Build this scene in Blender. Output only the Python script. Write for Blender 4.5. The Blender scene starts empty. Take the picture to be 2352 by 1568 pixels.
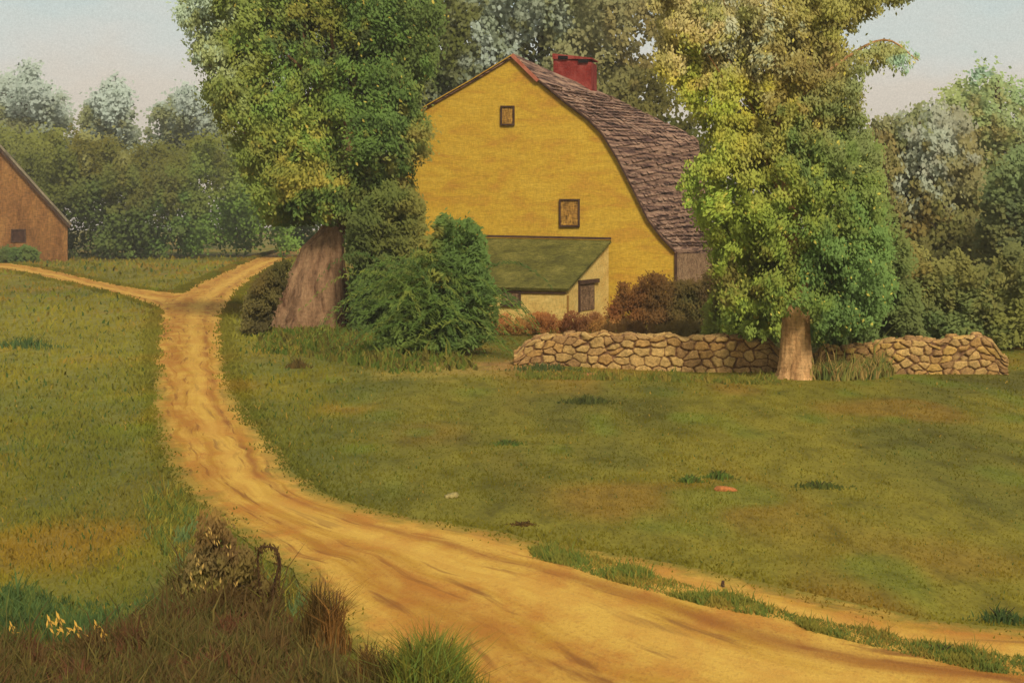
import bpy, math, random
import numpy as np
random.seed(7)
R = np.random.default_rng(11)
C = bpy.context.scene.collection
rad = math.radians

# ------------------------------------------------------------------ camera
F = 3267.0; UC = 1176.0; VH = 500.0; CH = 3.74     # focal length / picture centre / horizon, in units of a 2352-wide picture
cam_d = bpy.data.cameras.new('camera'); cam = bpy.data.objects.new('camera', cam_d); C.objects.link(cam)
cam.location = (0, 0, CH); cam.rotation_euler = (rad(90), 0, 0)
cam_d.sensor_width = 36; cam_d.lens = 36 * F / 2352; cam_d.shift_y = -(784 - VH) / 2352
cam_d.clip_end = 3000; cam_d.clip_start = 0.1
bpy.context.scene.camera = cam

# ------------------------------------------------------------------ sky, sun, exposure
SUN_EL, SUN_AZ = 42, 162        # degrees; azimuth clockwise from +Y (the view direction)
sc = bpy.context.scene
w = bpy.data.worlds.new('World'); sc.world = w; w.use_nodes = True
nt = w.node_tree; nt.nodes.clear()
def nd(nt, t, **k):
    n = nt.nodes.new(t)
    for a, b in k.items(): setattr(n, a, b)
    return n
def mixrgb(nt, fac, a, b, blend='MIX'):
    m = nd(nt, 'ShaderNodeMix', data_type='RGBA', blend_type=blend)
    for s, v in ((m.inputs[0], fac), (m.inputs[6], a), (m.inputs[7], b)):
        if hasattr(v, 'default_value') or hasattr(v, 'is_output'): nt.links.new(v, s)
        elif isinstance(v, (int, float)): s.default_value = v if s.type == 'VALUE' else (v, v, v, 1)
        else: s.default_value = (*v[:3], 1)
    return m.outputs[2]
def ramp(nt, fac, stops, interp='LINEAR'):
    r = nd(nt, 'ShaderNodeValToRGB'); r.color_ramp.interpolation = interp
    e = r.color_ramp.elements
    while len(e) < len(stops): e.new(0.5)
    for i, (p, c) in enumerate(stops):
        e[i].position = p
        e[i].color = (c, c, c, 1) if isinstance(c, (int, float)) else (*c[:3], 1)
    nt.links.new(fac, r.inputs[0]); return r.outputs[0]
def mth(nt, op, a, b=None, c=None):
    m = nd(nt, 'ShaderNodeMath', operation=op)
    for s, v in zip(m.inputs, (a, b, c)):
        if v is None: continue
        if isinstance(v, (int, float)): s.default_value = v
        else: nt.links.new(v, s)
    return m.outputs[0]
def noise(nt, vec, scale, detail=3, rough=0.55, stretch=None, dist=0.0):
    if stretch:
        mp = nd(nt, 'ShaderNodeMapping'); mp.inputs['Scale'].default_value = stretch
        nt.links.new(vec, mp.inputs[0]); vec = mp.outputs[0]
    n = nd(nt, 'ShaderNodeTexNoise'); n.inputs['Scale'].default_value = scale
    n.inputs['Detail'].default_value = detail; n.inputs['Roughness'].default_value = rough
    n.inputs['Distortion'].default_value = dist
    nt.links.new(vec, n.inputs['Vector']); return n.outputs[0]
def lin(c):
    return tuple((x / 255 / 12.92 if x / 255 <= .04045 else ((x / 255 + .055) / 1.055) ** 2.4) for x in c)

sky = nd(nt, 'ShaderNodeTexSky', sky_type='NISHITA', sun_disc=False)
sky.sun_elevation = rad(SUN_EL); sky.sun_rotation = rad(SUN_AZ); sky.dust_density = 3
tc = nd(nt, 'ShaderNodeTexCoord')
sep = nd(nt, 'ShaderNodeSeparateXYZ'); nt.links.new(tc.outputs['Generated'], sep.inputs[0])
cl = noise(nt, tc.outputs['Generated'], 9, 4, .55, (1, 1, 2.2))
hgt = mth(nt, 'ADD', sep.outputs[2], mth(nt, 'MULTIPLY', mth(nt, 'SUBTRACT', cl, .5), .10))
SK = 6.9
cloud = ramp(nt, mth(nt, 'MULTIPLY', hgt, 4.0), [
    (0.0, lin((204, 190, 174))), (0.34, lin((210, 200, 186))), (0.46, lin((206, 206, 198))),
    (0.56, lin((198, 206, 200))), (0.72, lin((176, 200, 204))), (1.0, lin((196, 200, 198)))])
warp = noise(nt, tc.outputs['Generated'], 620, 1, .5, (1, 1, 2.6))
weft = noise(nt, tc.outputs['Generated'], 620, 1, .5, (2.6, 2.6, 1))
gr = mth(nt, 'ADD', mth(nt, 'MULTIPLY', mth(nt, 'ADD', warp, weft), .30), .70)
cloudg = mixrgb(nt, 1.0, cloud, gr, 'MULTIPLY')
cs = nd(nt, 'ShaderNodeVectorMath', operation='SCALE'); nt.links.new(cloudg, cs.inputs[0]); cs.inputs[3].default_value = SK
skyc = mixrgb(nt, 0.97, sky.outputs[0], cs.outputs[0])
bg = nd(nt, 'ShaderNodeBackground'); nt.links.new(skyc, bg.inputs[0]); bg.inputs[1].default_value = 0.10
out = nd(nt, 'ShaderNodeOutputWorld'); nt.links.new(bg.outputs[0], out.inputs[0])

sd = bpy.data.lights.new('sun', 'SUN'); sun = bpy.data.objects.new('sun', sd); C.objects.link(sun)
sd.energy = 2.2; sd.angle = rad(14); sd.color = (1.0, .93, .80)
sun.rotation_euler = (rad(90 - SUN_EL), 0, rad(180 - SUN_AZ)); sun.location = (-20, -30, 40)
sc.view_settings.view_transform = 'Standard'; sc.view_settings.look = 'None'
sc.view_settings.gamma = 1; sc.view_settings.exposure = 0.64
sc.render.engine = 'CYCLES'; sc.cycles.max_bounces = 4; sc.cycles.diffuse_bounces = 2

# ------------------------------------------------------------------ helpers
def tag(o, label=None, cat=None, group=None, kind=None):
    for k, v in (('label', label), ('category', cat), ('group', group), ('kind', kind)):
        if v: o[k] = v
    return o
def empty(name, loc, label, cat, group=None):
    o = bpy.data.objects.new(name, None); C.objects.link(o); o.location = loc
    return tag(o, label, cat, group)
def mesh_np(name, V, Fc, mat, parent=None, col=None, nrm=None, uv=None, smooth=False):
    """V (n,3) world coordinates, Fc list or array of faces, col (n,3) linear, nrm (n,3), uv (n,2) -> ONE object"""
    V = np.asarray(V, dtype=np.float32)
    base = np.zeros(3) if parent is None else np.array(root_loc(parent))
    if col is not None and mat.name in ('foliage', 'grass blades'):
        col = np.array(col, float); g_ = col[:, 1]; col[:, 0] = np.maximum(col[:, 0], g_ * .66); col[:, 2] = np.where(col[:, 2] > g_ * .42, col[:, 2], np.minimum(col[:, 2], np.maximum(g_ * .30, col[:, 0] * .5)))
    me = bpy.data.meshes.new(name)
    if isinstance(Fc, np.ndarray):
        nf, k = Fc.shape
        me.vertices.add(len(V)); me.vertices.foreach_set('co', (V - base).astype(np.float32).ravel())
        me.loops.add(nf * k); me.loops.foreach_set('vertex_index', Fc.astype(np.int32).ravel())
        me.polygons.add(nf); me.polygons.foreach_set('loop_start', np.arange(0, nf * k, k, dtype=np.int32))
        me.polygons.foreach_set('loop_total', np.full(nf, k, dtype=np.int32)); me.update(calc_edges=True)
    else:
        me.from_pydata([tuple(map(float, v)) for v in (V - base)], [], [list(map(int, f)) for f in Fc]); me.update()
    if col is not None:
        a = me.attributes.new('Col', 'FLOAT_COLOR', 'POINT')
        c4 = np.ones((len(V), 4), dtype=np.float32); c4[:, :3] = np.clip(col, 0, 1); a.data.foreach_set('color', c4.ravel())
    if nrm is not None:
        a = me.attributes.new('nrm', 'FLOAT_VECTOR', 'POINT'); a.data.foreach_set('vector', np.asarray(nrm, dtype=np.float32).ravel())
    if uv is not None:
        a = me.attributes.new('ruv', 'FLOAT_VECTOR', 'POINT')
        u3 = np.zeros((len(V), 3), dtype=np.float32); u3[:, :uv.shape[1]] = uv; a.data.foreach_set('vector', u3.ravel())
    if smooth: me.polygons.foreach_set('use_smooth', np.ones(len(me.polygons), dtype=bool))
    me.materials.append(mat)
    o = bpy.data.objects.new(name, me); C.objects.link(o)
    if parent is not None: o.parent = parent
    return o
def root_loc(p):
    x = np.zeros(3)
    while p is not None: x += np.array(p.location); p = p.parent
    return x
def copy_tree(o, loc):
    c = o.copy(); C.objects.link(c); c.location = loc
    for ch in list(o.children):
        d = ch.copy(); C.objects.link(d); d.parent = c
        for g in list(ch.children):
            e = g.copy(); C.objects.link(e); e.parent = d
    return c

# value noise in numpy, for the lie of the land and for leaf colours
_tab = R.random((256, 256))
def vn(x, y):
    x = np.asarray(x, float); y = np.asarray(y, float)
    xi = np.floor(x).astype(int); yi = np.floor(y).astype(int); fx = x - xi; fy = y - yi
    fx = fx * fx * (3 - 2 * fx); fy = fy * fy * (3 - 2 * fy)
    g = lambda a, b: _tab[a % 256, b % 256]
    return (g(xi, yi) * (1 - fx) + g(xi + 1, yi) * fx) * (1 - fy) + (g(xi, yi + 1) * (1 - fx) + g(xi + 1, yi + 1) * fx) * fy
def land(x, y):
    x = np.asarray(x, float); y = np.asarray(y, float)
    return .16 * (vn(x / 7 + 3, y / 9 + 5) - .5) + .018 * (vn(x / 1.7, y / 2.1) - .5)
def P(u, v, Y):
    return np.array([(u - UC) / F * Y, Y, CH - (v - VH) / F * Y])
def G(u, v):
    """where the line of sight through (u, v) meets the land"""
    z = 0.0
    for _ in range(12):
        Y = F * (CH - z) / (v - VH); x = (u - UC) / F * Y; z = float(land(x, Y))
    return np.array([x, Y, z])
def unit(a):
    return a / (np.linalg.norm(a, axis=-1, keepdims=True) + 1e-9)
def inpoly(px, py, poly):
    px = np.asarray(px); py = np.asarray(py); c = np.zeros(px.shape, bool); n = len(poly); j = n - 1
    for i in range(n):
        xi, yi = poly[i]; xj, yj = poly[j]
        if yi != yj:
            m = ((yi > py) != (yj > py)) & (px < (xj - xi) * (py - yi) / (yj - yi) + xi); c ^= m
        j = i
    return c

# ------------------------------------------------------------------ materials
def newmat(name):
    m = bpy.data.materials.new(name); m.use_nodes = True; t = m.node_tree
    b = t.nodes['Principled BSDF']; b.inputs['Roughness'].default_value = .9; b.inputs['Specular IOR Level'].default_value = .12
    return m, t, b
def K(c, k=.93):
    return tuple(min(.9, x * k) for x in lin(c))
def leafmat(name='foliage'):
    m, t, b = newmat(name)
    a = nd(t, 'ShaderNodeAttribute', attribute_name='Col'); t.links.new(a.outputs['Color'], b.inputs['Base Color'])
    n = nd(t, 'ShaderNodeAttribute', attribute_name='nrm')
    nm = nd(t, 'ShaderNodeVectorMath', operation='NORMALIZE'); t.links.new(n.outputs['Vector'], nm.inputs[0])
    t.links.new(nm.outputs[0], b.inputs['Normal']); b.inputs['Specular IOR Level'].default_value = 0.0
    tr = nd(t, 'ShaderNodeBsdfTranslucent'); t.links.new(a.outputs['Color'], tr.inputs[0])
    mx = nd(t, 'ShaderNodeMixShader'); mx.inputs[0].default_value = .28; t.links.new(b.outputs[0], mx.inputs[1]); t.links.new(tr.outputs[0], mx.inputs[2])
    t.links.new(mx.outputs[0], t.nodes['Material Output'].inputs[0])
    return m
def weave(t, vec, k, amt):
    """coarse woven grain of period 1/k metres in the two directions of an upright surface"""
    s = nd(t, 'ShaderNodeSeparateXYZ'); t.links.new(vec, s.inputs[0])
    a = noise(t, vec, k, 1, .5, (.45, .45, 1.5)); b = noise(t, vec, k, 1, .5, (1.5, 1.5, .45))
    q = mth(t, 'MULTIPLY', mth(t, 'SUBTRACT', mth(t, 'ADD', a, b), 1.0), amt * 4.0)
    return mth(t, 'ADD', q, 1.0)
def paintmat(name, c1, c2, c3, scale, stretch=(1, 1, 1), grain=(0, 0), lines=None, bump=.3, dist=.3, fine=0.25, pos=(.32, .5, .68)):
    m, t, b = newmat(name)
    tc = nd(t, 'ShaderNodeTexCoord'); v = tc.outputs['Object']
    n = noise(t, v, scale, 5, .62, stretch, dist)
    col = ramp(t, n, [(pos[0], c1), (pos[1], c2), (pos[2], c3)])
    if fine:
        n2 = noise(t, v, scale * 9, 3, .7, stretch)
        col = mixrgb(t, 1.0, col, ramp(t, n2, [(.25, 1 - fine), (.75, 1 + fine * .0 + .0)]), 'MULTIPLY')
        n2o = n2
    if lines:
        per, depth, axis = lines
        s = nd(t, 'ShaderNodeSeparateXYZ'); t.links.new(v, s.inputs[0])
        wob = noise(t, v, 1.3, 2, .5, (1, 1, 5))
        f = mth(t, 'FRACT', mth(t, 'DIVIDE', mth(t, 'ADD', s.outputs[axis], mth(t, 'MULTIPLY', wob, per * .5)), per))
        br = noise(t, v, 2.2, 3, .6, (1, 1, 3))
        dk = mth(t, 'MULTIPLY', mth(t, 'LESS_THAN', f, .28), ramp(t, br, [(.40, 0.0), (.60, 1.0)]))
        col = mixrgb(t, mth(t, 'MULTIPLY', dk, depth), col, tuple(x * .25 for x in c1))
    if grain[1]:
        col = mixrgb(t, 1.0, col, weave(t, v, *grain), 'MULTIPLY')
    t.links.new(col, b.inputs['Base Color'])
    if bump:
        bp = nd(t, 'ShaderNodeBump'); bp.inputs['Strength'].default_value = bump; bp.inputs['Distance'].default_value = .05
        t.links.new(n2o if fine else n, bp.inputs['Height']); t.links.new(bp.outputs[0], b.inputs['Normal'])
    return m

LEAF = leafmat('foliage')
GRASS = leafmat('grass blades')

# the meadow's own patchwork of greens, as numpy (also given to the blades)
def meadow_col(x, y):
    x = np.asarray(x, float); y = np.asarray(y, float)
    k = np.array([lin((124, 112, 36)), lin((112, 104, 34)), lin((96, 90, 32)), lin((134, 102, 38)), lin((106, 116, 38)), lin((88, 86, 32))])
    a = vn(x / 2.6 + 11, y / 5.5 + 2) * .6 + vn(x / .9 + 40, y / 1.7) * .4
    b = vn(x / 1.6 + 70, y / 3.1 + 31); d = vn(x / .8 + 90, y / 1.9 + 13)
    c = k[0] + (k[1] - k[0]) * np.clip((a - .35) * 3.4, 0, 1)[..., None]
    c = c + (k[2] - c) * np.clip((a - .58) * 4, 0, 1)[..., None]
    c = c + (k[3] - c) * (np.clip((b - .56) * 5, 0, 1) * .75)[..., None]
    c = c + (k[4] - c) * (np.clip((d - .66) * 5, 0, 1) * .6)[..., None]
    c = c + (k[5] - c) * (np.clip((.30 - b) * 5, 0, 1) * .6)[..., None]
    lf = np.clip((-x - y * .06 + 0.5) / 2.0, 0, 1) * np.clip((60 - y) / 25, 0, 1)     # rougher, greener grass left of the road
    k6 = np.array(lin((98, 98, 40)))
    c = c + (k6 - c) * (lf * np.clip((vn(x / 1.1 + 5, y / 2.3) - .25) * 2, 0, .75))[..., None]
    far_ = np.clip((y - 24) / 16, 0, 1) * np.clip((70 - y) / 20, 0, 1) * np.clip((-x - 4) / 4, 0, 1)
    c = c + (np.array(lin((136, 126, 48))) - c) * (far_ * .6)[..., None]
    d_ = np.hypot((x + .7) / 1.5, (y - 35.0) / 1.6) + (vn(x / .4, y / .5) - .5) * .7
    c = c + (np.array(lin((156, 116, 64))) - c) * (np.clip(1.25 - d_, 0, .85))[..., None]
    d_ = np.hypot((x + 2.0) / 1.9, (y - 34.0) / 1.8) + (vn(x / .5 + 9, y / .5) - .5) * .9
    c = c + (np.array(lin((152, 130, 56))) - c) * (np.clip(1.2 - d_, 0, .7))[..., None]
    return c
GK = 0.90

# ------------------------------------------------------------------ ground sheet
def ground():
    m, t, b = newmat('meadow turf')
    a = nd(t, 'ShaderNodeAttribute', attribute_name='Col')
    tcn = nd(t, 'ShaderNodeTexCoord')
    n1 = noise(t, tcn.outputs['Object'], 2.2, 6, .68, (1.0, .45, 1), .4)
    n2 = noise(t, tcn.outputs['Object'], 22, 3, .7, (1, .4, 1))
    col = mixrgb(t, 1.0, a.outputs['Color'], ramp(t, n1, [(.28, .56), (.5, 1.0), (.72, 1.30)]), 'MULTIPLY')
    col = mixrgb(t, 1.0, col, ramp(t, n2, [(.3, .74), (.6, 1.12)]), 'MULTIPLY')
    t.links.new(col, b.inputs['Base Color'])
    bp = nd(t, 'ShaderNodeBump'); bp.inputs['Strength'].default_value = .35; bp.inputs['Distance'].default_value = .04
    t.links.new(n2, bp.inputs['Height']); t.links.new(bp.outputs[0], b.inputs['Normal'])
    ys = np.concatenate([np.linspace(-30, 8, 20), np.linspace(8.2, 70, 330), np.geomspace(71, 420, 50)])
    xs = np.concatenate([-np.geomspace(320, 31, 22), np.linspace(-30, 30, 320), np.geomspace(31, 320, 22)])
    X, Y = np.meshgrid(xs, ys); Z = land(X, Y)
    V = np.stack([X.ravel(), Y.ravel(), Z.ravel()], 1); nx, ny = len(xs), len(ys)
    i = (np.arange(ny - 1)[:, None] * nx + np.arange(nx - 1)[None]).ravel()
    Fq = np.stack([i, i + 1, i + nx + 1, i + nx], 1)
    o = mesh_np('ground', V, Fq, m, col=meadow_col(V[:, 0], V[:, 1]) * GK, smooth=True); tag(o, 'olive green meadow in front of the yellow house', kind='structure')
ground()

# ------------------------------------------------------------------ dirt roads
PAIRS = [((735, 560), (742, 574)), ((600, 588), (655, 605)), ((500, 628), (590, 642)), ((412, 670), (545, 688)), ((362, 718), (522, 738)),
         ((345, 800), (527, 812)), ((343, 900), (548, 895)), ((352, 1000), (600, 985)), ((385, 1080), (672, 1065)), ((440, 1150), (762, 1132)),
         ((520, 1215), (900, 1183)), ((610, 1290), (1080, 1210)), ((700, 1350), (1300, 1252)), ((790, 1440), (1550, 1292)),
         ((850, 1560), (1850, 1365)), ((1000, 1720), (2150, 1422)), ((1500, 1950), (2550, 1465)), ((2600, 2300), (3300, 1560))]
PAIRS2 = [((-700, 560), (-700, 577)), ((-300, 575), (-300, 592)), ((0, 602), (0, 622)), ((120, 620), (120, 645)), ((230, 645), (225, 668)), ((330, 664), (310, 692)), ((430, 676), (390, 725)), ((500, 690), (450, 780))]
def catmull(pts, n):
    pts = np.array(pts, float); p = np.vstack([2 * pts[0] - pts[1], pts, 2 * pts[-1] - pts[-2]]); o = []
    m = len(pts) - 1
    for s in np.linspace(0, m - 1e-6, n):
        i = int(s); t = s - i; a, b, c, d = p[i], p[i + 1], p[i + 2], p[i + 3]
        o.append(.5 * ((2 * b) + (c - a) * t + (2 * a - 5 * b + 4 * c - d) * t * t + (3 * b - a - 3 * c + d) * t ** 3))
    return np.array(o)
def ribbon_plan(pairs, n):
    L = catmull([p[0] for p in pairs], n); Rr = catmull([p[1] for p in pairs], n)
    gl = np.array([G(*a)[:2] for a in L]); gr_ = np.array([G(*a)[:2] for a in Rr]); return gl, gr_
road_polys = []
def plan_poly(pairs):
    a, b = ribbon_plan(pairs, 140); return [tuple(p) for p in a] + [tuple(p) for p in b[::-1]]
JOIN = {'road': plan_poly(PAIRS2), 'path': plan_poly(PAIRS)}
def road(name, pairs, label, lift, n=260, nc=40, wig=.07):
    gl, g2 = ribbon_plan(pairs, n)
    road_polys.append([tuple(p) for p in gl] + [tuple(p) for p in g2[::-1]])
    mid = (gl + g2) / 2; seg = np.r_[0, np.cumsum(np.linalg.norm(np.diff(mid, axis=0), axis=1))]
    V = []; UV = []
    for i in range(n):
        wd = np.linalg.norm(g2[i] - gl[i]); dr = (g2[i] - gl[i]) / wd
        e1 = wig * (float(vn(seg[i] / .5, 3)) - .5) * 2 + wig * (float(vn(seg[i] / 1.9, 8)) - .5) * 3
        e2 = wig * (float(vn(seg[i] / .5, 33)) - .5) * 2 + wig * (float(vn(seg[i] / 1.9, 58)) - .5) * 3
        a = gl[i] - dr * e1; c = g2[i] + dr * e2
        for j in range(nc + 1):
            s = j / nc; p = a + (c - a) * s
            rut = -.035 * (math.exp(-((s - .30) / .07) ** 2) + math.exp(-((s - .62) / .07) ** 2)) * min(1, 6 / max(wd, .1))
            edge = min(s, 1 - s)
            V.append((p[0], p[1], float(land(*p)) + lift + rut * .0)); UV.append((s, seg[i], edge * np.linalg.norm(c - a)))
    V = np.array(V); UV = np.array(UV); k = nc + 1; UV[inpoly(V[:, 0], V[:, 1], JOIN[name]), 2] = 2.0
    i = (np.arange(n - 1)[:, None] * k + np.arange(nc)[None]).ravel(); Fq = np.stack([i, i + k, i + k + 1, i + 1], 1)
    me = mesh_np(name, V, Fq, ROAD, uv=UV, smooth=True); tag(me, label, kind='structure'); return me
def roadmat():
    m, t, b = newmat('ochre dirt')
    a = nd(t, 'ShaderNodeAttribute', attribute_name='ruv'); v = a.outputs['Vector']
    sp = nd(t, 'ShaderNodeSeparateXYZ'); t.links.new(v, sp.inputs[0])
    xy = nd(t, 'ShaderNodeCombineXYZ'); t.links.new(sp.outputs[0], xy.inputs[0]); t.links.new(sp.outputs[1], xy.inputs[1])
    tcn = nd(t, 'ShaderNodeTexCoord'); o = tcn.outputs['Object']
    n1 = noise(t, xy.outputs[0], 1.0, 5, .6, (7, .22, 1), .5)
    n2 = noise(t, xy.outputs[0], 1.0, 4, .6, (16, .5, 1), .3)
    n3 = noise(t, o, 1.6, 5, .65, (1, .6, 1))
    n4 = noise(t, o, 26, 3, .75, (1, .5, 1))
    col = ramp(t, n1, [(.28, K((154, 104, 38))), (.42, K((182, 136, 48))), (.54, K((206, 162, 70))), (.68, K((176, 122, 44)))])
    col = mixrgb(t, ramp(t, n3, [(.44, 0.0), (.62, .75)]), col, K((178, 114, 46)))
    col = mixrgb(t, ramp(t, n2, [(.56, 0.0), (.66, .85)]), col, K((126, 80, 36)))
    col = mixrgb(t, ramp(t, n4, [(.52, 0.0), (.70, .5)]), col, K((140, 92, 42)))
    # grass creeping in along the verges
    g = lambda c, w_: mth(t, 'POWER', 2.718, mth(t, 'MULTIPLY', mth(t, 'POWER', mth(t, 'DIVIDE', mth(t, 'ABSOLUTE', mth(t, 'SUBTRACT', sp.outputs[0], c)), w_), 2.0), -1.0))
    wear = ramp(t, noise(t, xy.outputs[0], 1.0, 3, .6, (2, .35, 1)), [(.38, .15), (.6, 1.0)])
    col = mixrgb(t, mth(t, 'MULTIPLY', mth(t, 'MULTIPLY', g(.30, .13), wear), .62), col, K((156, 98, 36)))
    col = mixrgb(t, mth(t, 'MULTIPLY', mth(t, 'MULTIPLY', g(.70, .035), wear), .75), col, K((140, 84, 36)))
    col = mixrgb(t, mth(t, 'MULTIPLY', g(.55, .08), .45), col, K((212, 168, 76)))
    col = mixrgb(t, mth(t, 'MULTIPLY', g(.86, .06), .40), col, K((206, 160, 72)))
    eg = mth(t, 'ADD', sp.outputs[2], mth(t, 'MULTIPLY', mth(t, 'SUBTRACT', noise(t, o, 3.5, 5, .7), .5), 1.0))
    col = mixrgb(t, ramp(t, eg, [(.0, 1.0), (.42, 0.0)]), col, K((124, 110, 40)))
    t.links.new(col, b.inputs['Base Color'])
    bp = nd(t, 'ShaderNodeBump'); bp.inputs['Strength'].default_value = .5; bp.inputs['Distance'].default_value = .05
    t.links.new(mth(t, 'ADD', n4, n2), bp.inputs['Height']); t.links.new(bp.outputs[0], b.inputs['Normal'])
    return m
ROAD = roadmat()
road('road', PAIRS, 'rutted ochre dirt road curving across the meadow', .014)
road('path', PAIRS2, 'narrow orange dirt path branching off towards the barn', .008, n=120, nc=14, wig=.12)

# ------------------------------------------------------------------ foliage
def strokes(pos, d, ln, wd, col, nr, jitter=.2, facing=None):
    """elongated pointed leaves / blades: centre-free quads from pos along d"""
    n = len(pos); d = unit(d); nr = unit(nr); side = unit(np.cross(d, unit(nr + R.normal(size=(n, 3)) * .20)))
    ng = np.cross(side, d); ng *= np.sign((ng * nr).sum(1, keepdims=True) + 1e-9); nr = unit(ng * .18 + nr * .9)
    ln = np.broadcast_to(np.asarray(ln, float), (n,))[:, None]; wd = np.broadcast_to(np.asarray(wd, float), (n,))[:, None]
    a = pos - d * ln * .5; c = pos + d * ln * .5; mid = pos - d * ln * .04
    V = np.stack([a, mid + side * wd * .5, c, mid - side * wd * .5], 1).reshape(-1, 3)
    Fq = np.arange(n * 4).reshape(n, 4)
    col4 = np.repeat(col, 4, 0); nr4 = np.repeat(unit(nr), 4, 0); return V, Fq, col4, nr4
def patch_colour(u, v, patches, soft=40.0, jit=45):
    pu = np.array([p[0] for p in patches], float); pv = np.array([p[1] for p in patches], float)
    pc = np.array([lin(p[2]) for p in patches])
    uu = u + R.normal(size=u.shape) * jit * .2 + (vn(u / 28, v / 28) - .5) * jit * 2.4; vv = v + R.normal(size=u.shape) * jit * .2 + (vn(u / 28 + 50, v / 28 + 9) - .5) * jit * 2.4
    d2 = (uu[:, None] - pu) ** 2 + (vv[:, None] - pv) ** 2
    wt = 1 / (d2 + soft ** 2 * .25) ** 1.7; wt /= wt.sum(1, keepdims=True)
    return wt @ pc
FK = 2.2
def crown(name, parent, poly, Y, depth, patches, n, lobe=(28, 60), leaf=(.22, .08), droop=(-.2, -.6), spread=.8, hole=None, k=1.0, lobes=None, jit=48, accents=None, var=.16):
    jit *= 1.3
    poly = [tuple(p) for p in poly]; us = [p[0] for p in poly]; vs = [p[1] for p in poly]
    n = int(n * 2.6); leaf = (leaf[0] * .55, leaf[1] * (.85 if Y < 52 else 1.2))
    area = 0.5 * abs(sum(poly[i][0] * poly[(i + 1) % len(poly)][1] - poly[(i + 1) % len(poly)][0] * poly[i][1] for i in range(len(poly))))
    r0 = (lobe[0] + lobe[1]) / 2; nl = lobes or int(area / (r0 * r0) * 3.5) + 6
    cu, cv, cr = [], [], []
    while len(cu) < nl:
        u = R.uniform(min(us), max(us)); v = R.uniform(min(vs), max(vs)); r = R.uniform(*lobe)
        for rr in (r, r * .65, r * .4):
            th = np.arange(8) * math.pi / 4
            if inpoly(u + rr * .85 * np.cos(th), v + rr * .85 * np.sin(th), poly).all():
                cu.append(u); cv.append(v); cr.append(rr); break
    cu, cv, cr = map(np.array, (cu, cv, cr))
    mu = (min(us) + max(us)) / 2; hw = (max(us) - min(us)) / 2
    prof = np.sqrt(np.clip(1 - ((cu - mu) / (hw * 1.1)) ** 2, .08, 1))
    cY = Y + R.uniform(-.5, .5, nl) * depth * prof
    wt = cr ** 2; idx = R.choice(nl, n, p=wt / wt.sum())
    dirs = unit(R.normal(size=(n, 3))); rr = np.abs(R.normal(size=n)) * .36 + R.random(n) ** .5 * .45
    cen = np.stack([(cu - UC) / F * cY, cY, CH - (cv - VH) / F * cY], 1)
    rm = cr / F * cY
    pos = cen[idx] + dirs * (rm[idx] * rr)[:, None]
    z0 = pos[:, 2]; keep = z0 > .03
    if hole is not None:
        pu = pos[:, 0] / pos[:, 1] * F + UC; pv = VH + (CH - pos[:, 2]) / pos[:, 1] * F
        for h in (hole if isinstance(hole, list) else [hole]): keep &= ~((pu > h[0]) & (pu < h[2]) & (pv > h[1]) & (pv < h[3]))
    pos, dirs, idx, rr = pos[keep], dirs[keep], idx[keep], rr[keep]; n = len(pos)
    pu = pos[:, 0] / pos[:, 1] * F + UC; pv = VH + (CH - pos[:, 2]) / pos[:, 1] * F
    lo = R.normal(size=(nl, 3)) * .35 + np.array([0, 0, 0.0]); lb = 1 + (R.random(nl) - .5) * var * 1.2
    sgn = np.where(R.random(nl) < .7, 1, -1)[:, None] * np.array([[1, 0, 0]])
    ldir = unit(sgn * spread * R.uniform(.3, 1, (nl, 1)) + np.array([[0, 0, 1]]) * R.uniform(droop[1], droop[0], (nl, 1)) + lo * .6)
    d = ldir[idx] + R.normal(size=(n, 3)) * .42
    col = patch_colour(pu, pv, patches, jit=jit) * (lb[idx] * (1 + (R.random(n) - .5) * var * .8))[:, None]
    if accents:
        for ac, share in accents:
            q = R.random(n) < share; col[q] = np.array(lin(ac)) * R.uniform(.8, 1.1, (q.sum(), 1))
    lum = col @ np.array([.3, .6, .1]); col = (col * .90 + lum[:, None] * .10) * np.where((col[:, 2] > col[:, 1] * .5)[:, None], np.array([[.97, 1.0, 1.04]]), np.array([[1.06, 1.0, .86]]))
    nr = dirs * .28 + np.array([0, -.62, .42]) + R.normal(size=(n, 3)) * .08
    s = R.uniform(.6, 1.35, n)
    V, Fq, c4, n4 = strokes(pos, d, leaf[0] * s, leaf[1] * s, col * FK * k, nr)
    return mesh_np(name, V, Fq, LEAF, parent, col=c4, nrm=n4), cen, rm

BARK = paintmat('bark', K((98, 66, 46)), K((166, 126, 90)), K((190, 148, 106)), 3.8, (1, 1, .18), grain=(9, .16), bump=.9, fine=.4)
BARK2 = paintmat('orange bark', K((176, 128, 80)), K((218, 166, 108)), K((232, 182, 122)), 4.5, (1, 1, .3), grain=(12, .2), bump=.8, fine=.3)
DBARK = paintmat('dark bark', K((52, 42, 30)), K((80, 64, 44)), K((98, 80, 54)), 3.0, (1, 1, .25), bump=.7)

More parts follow.
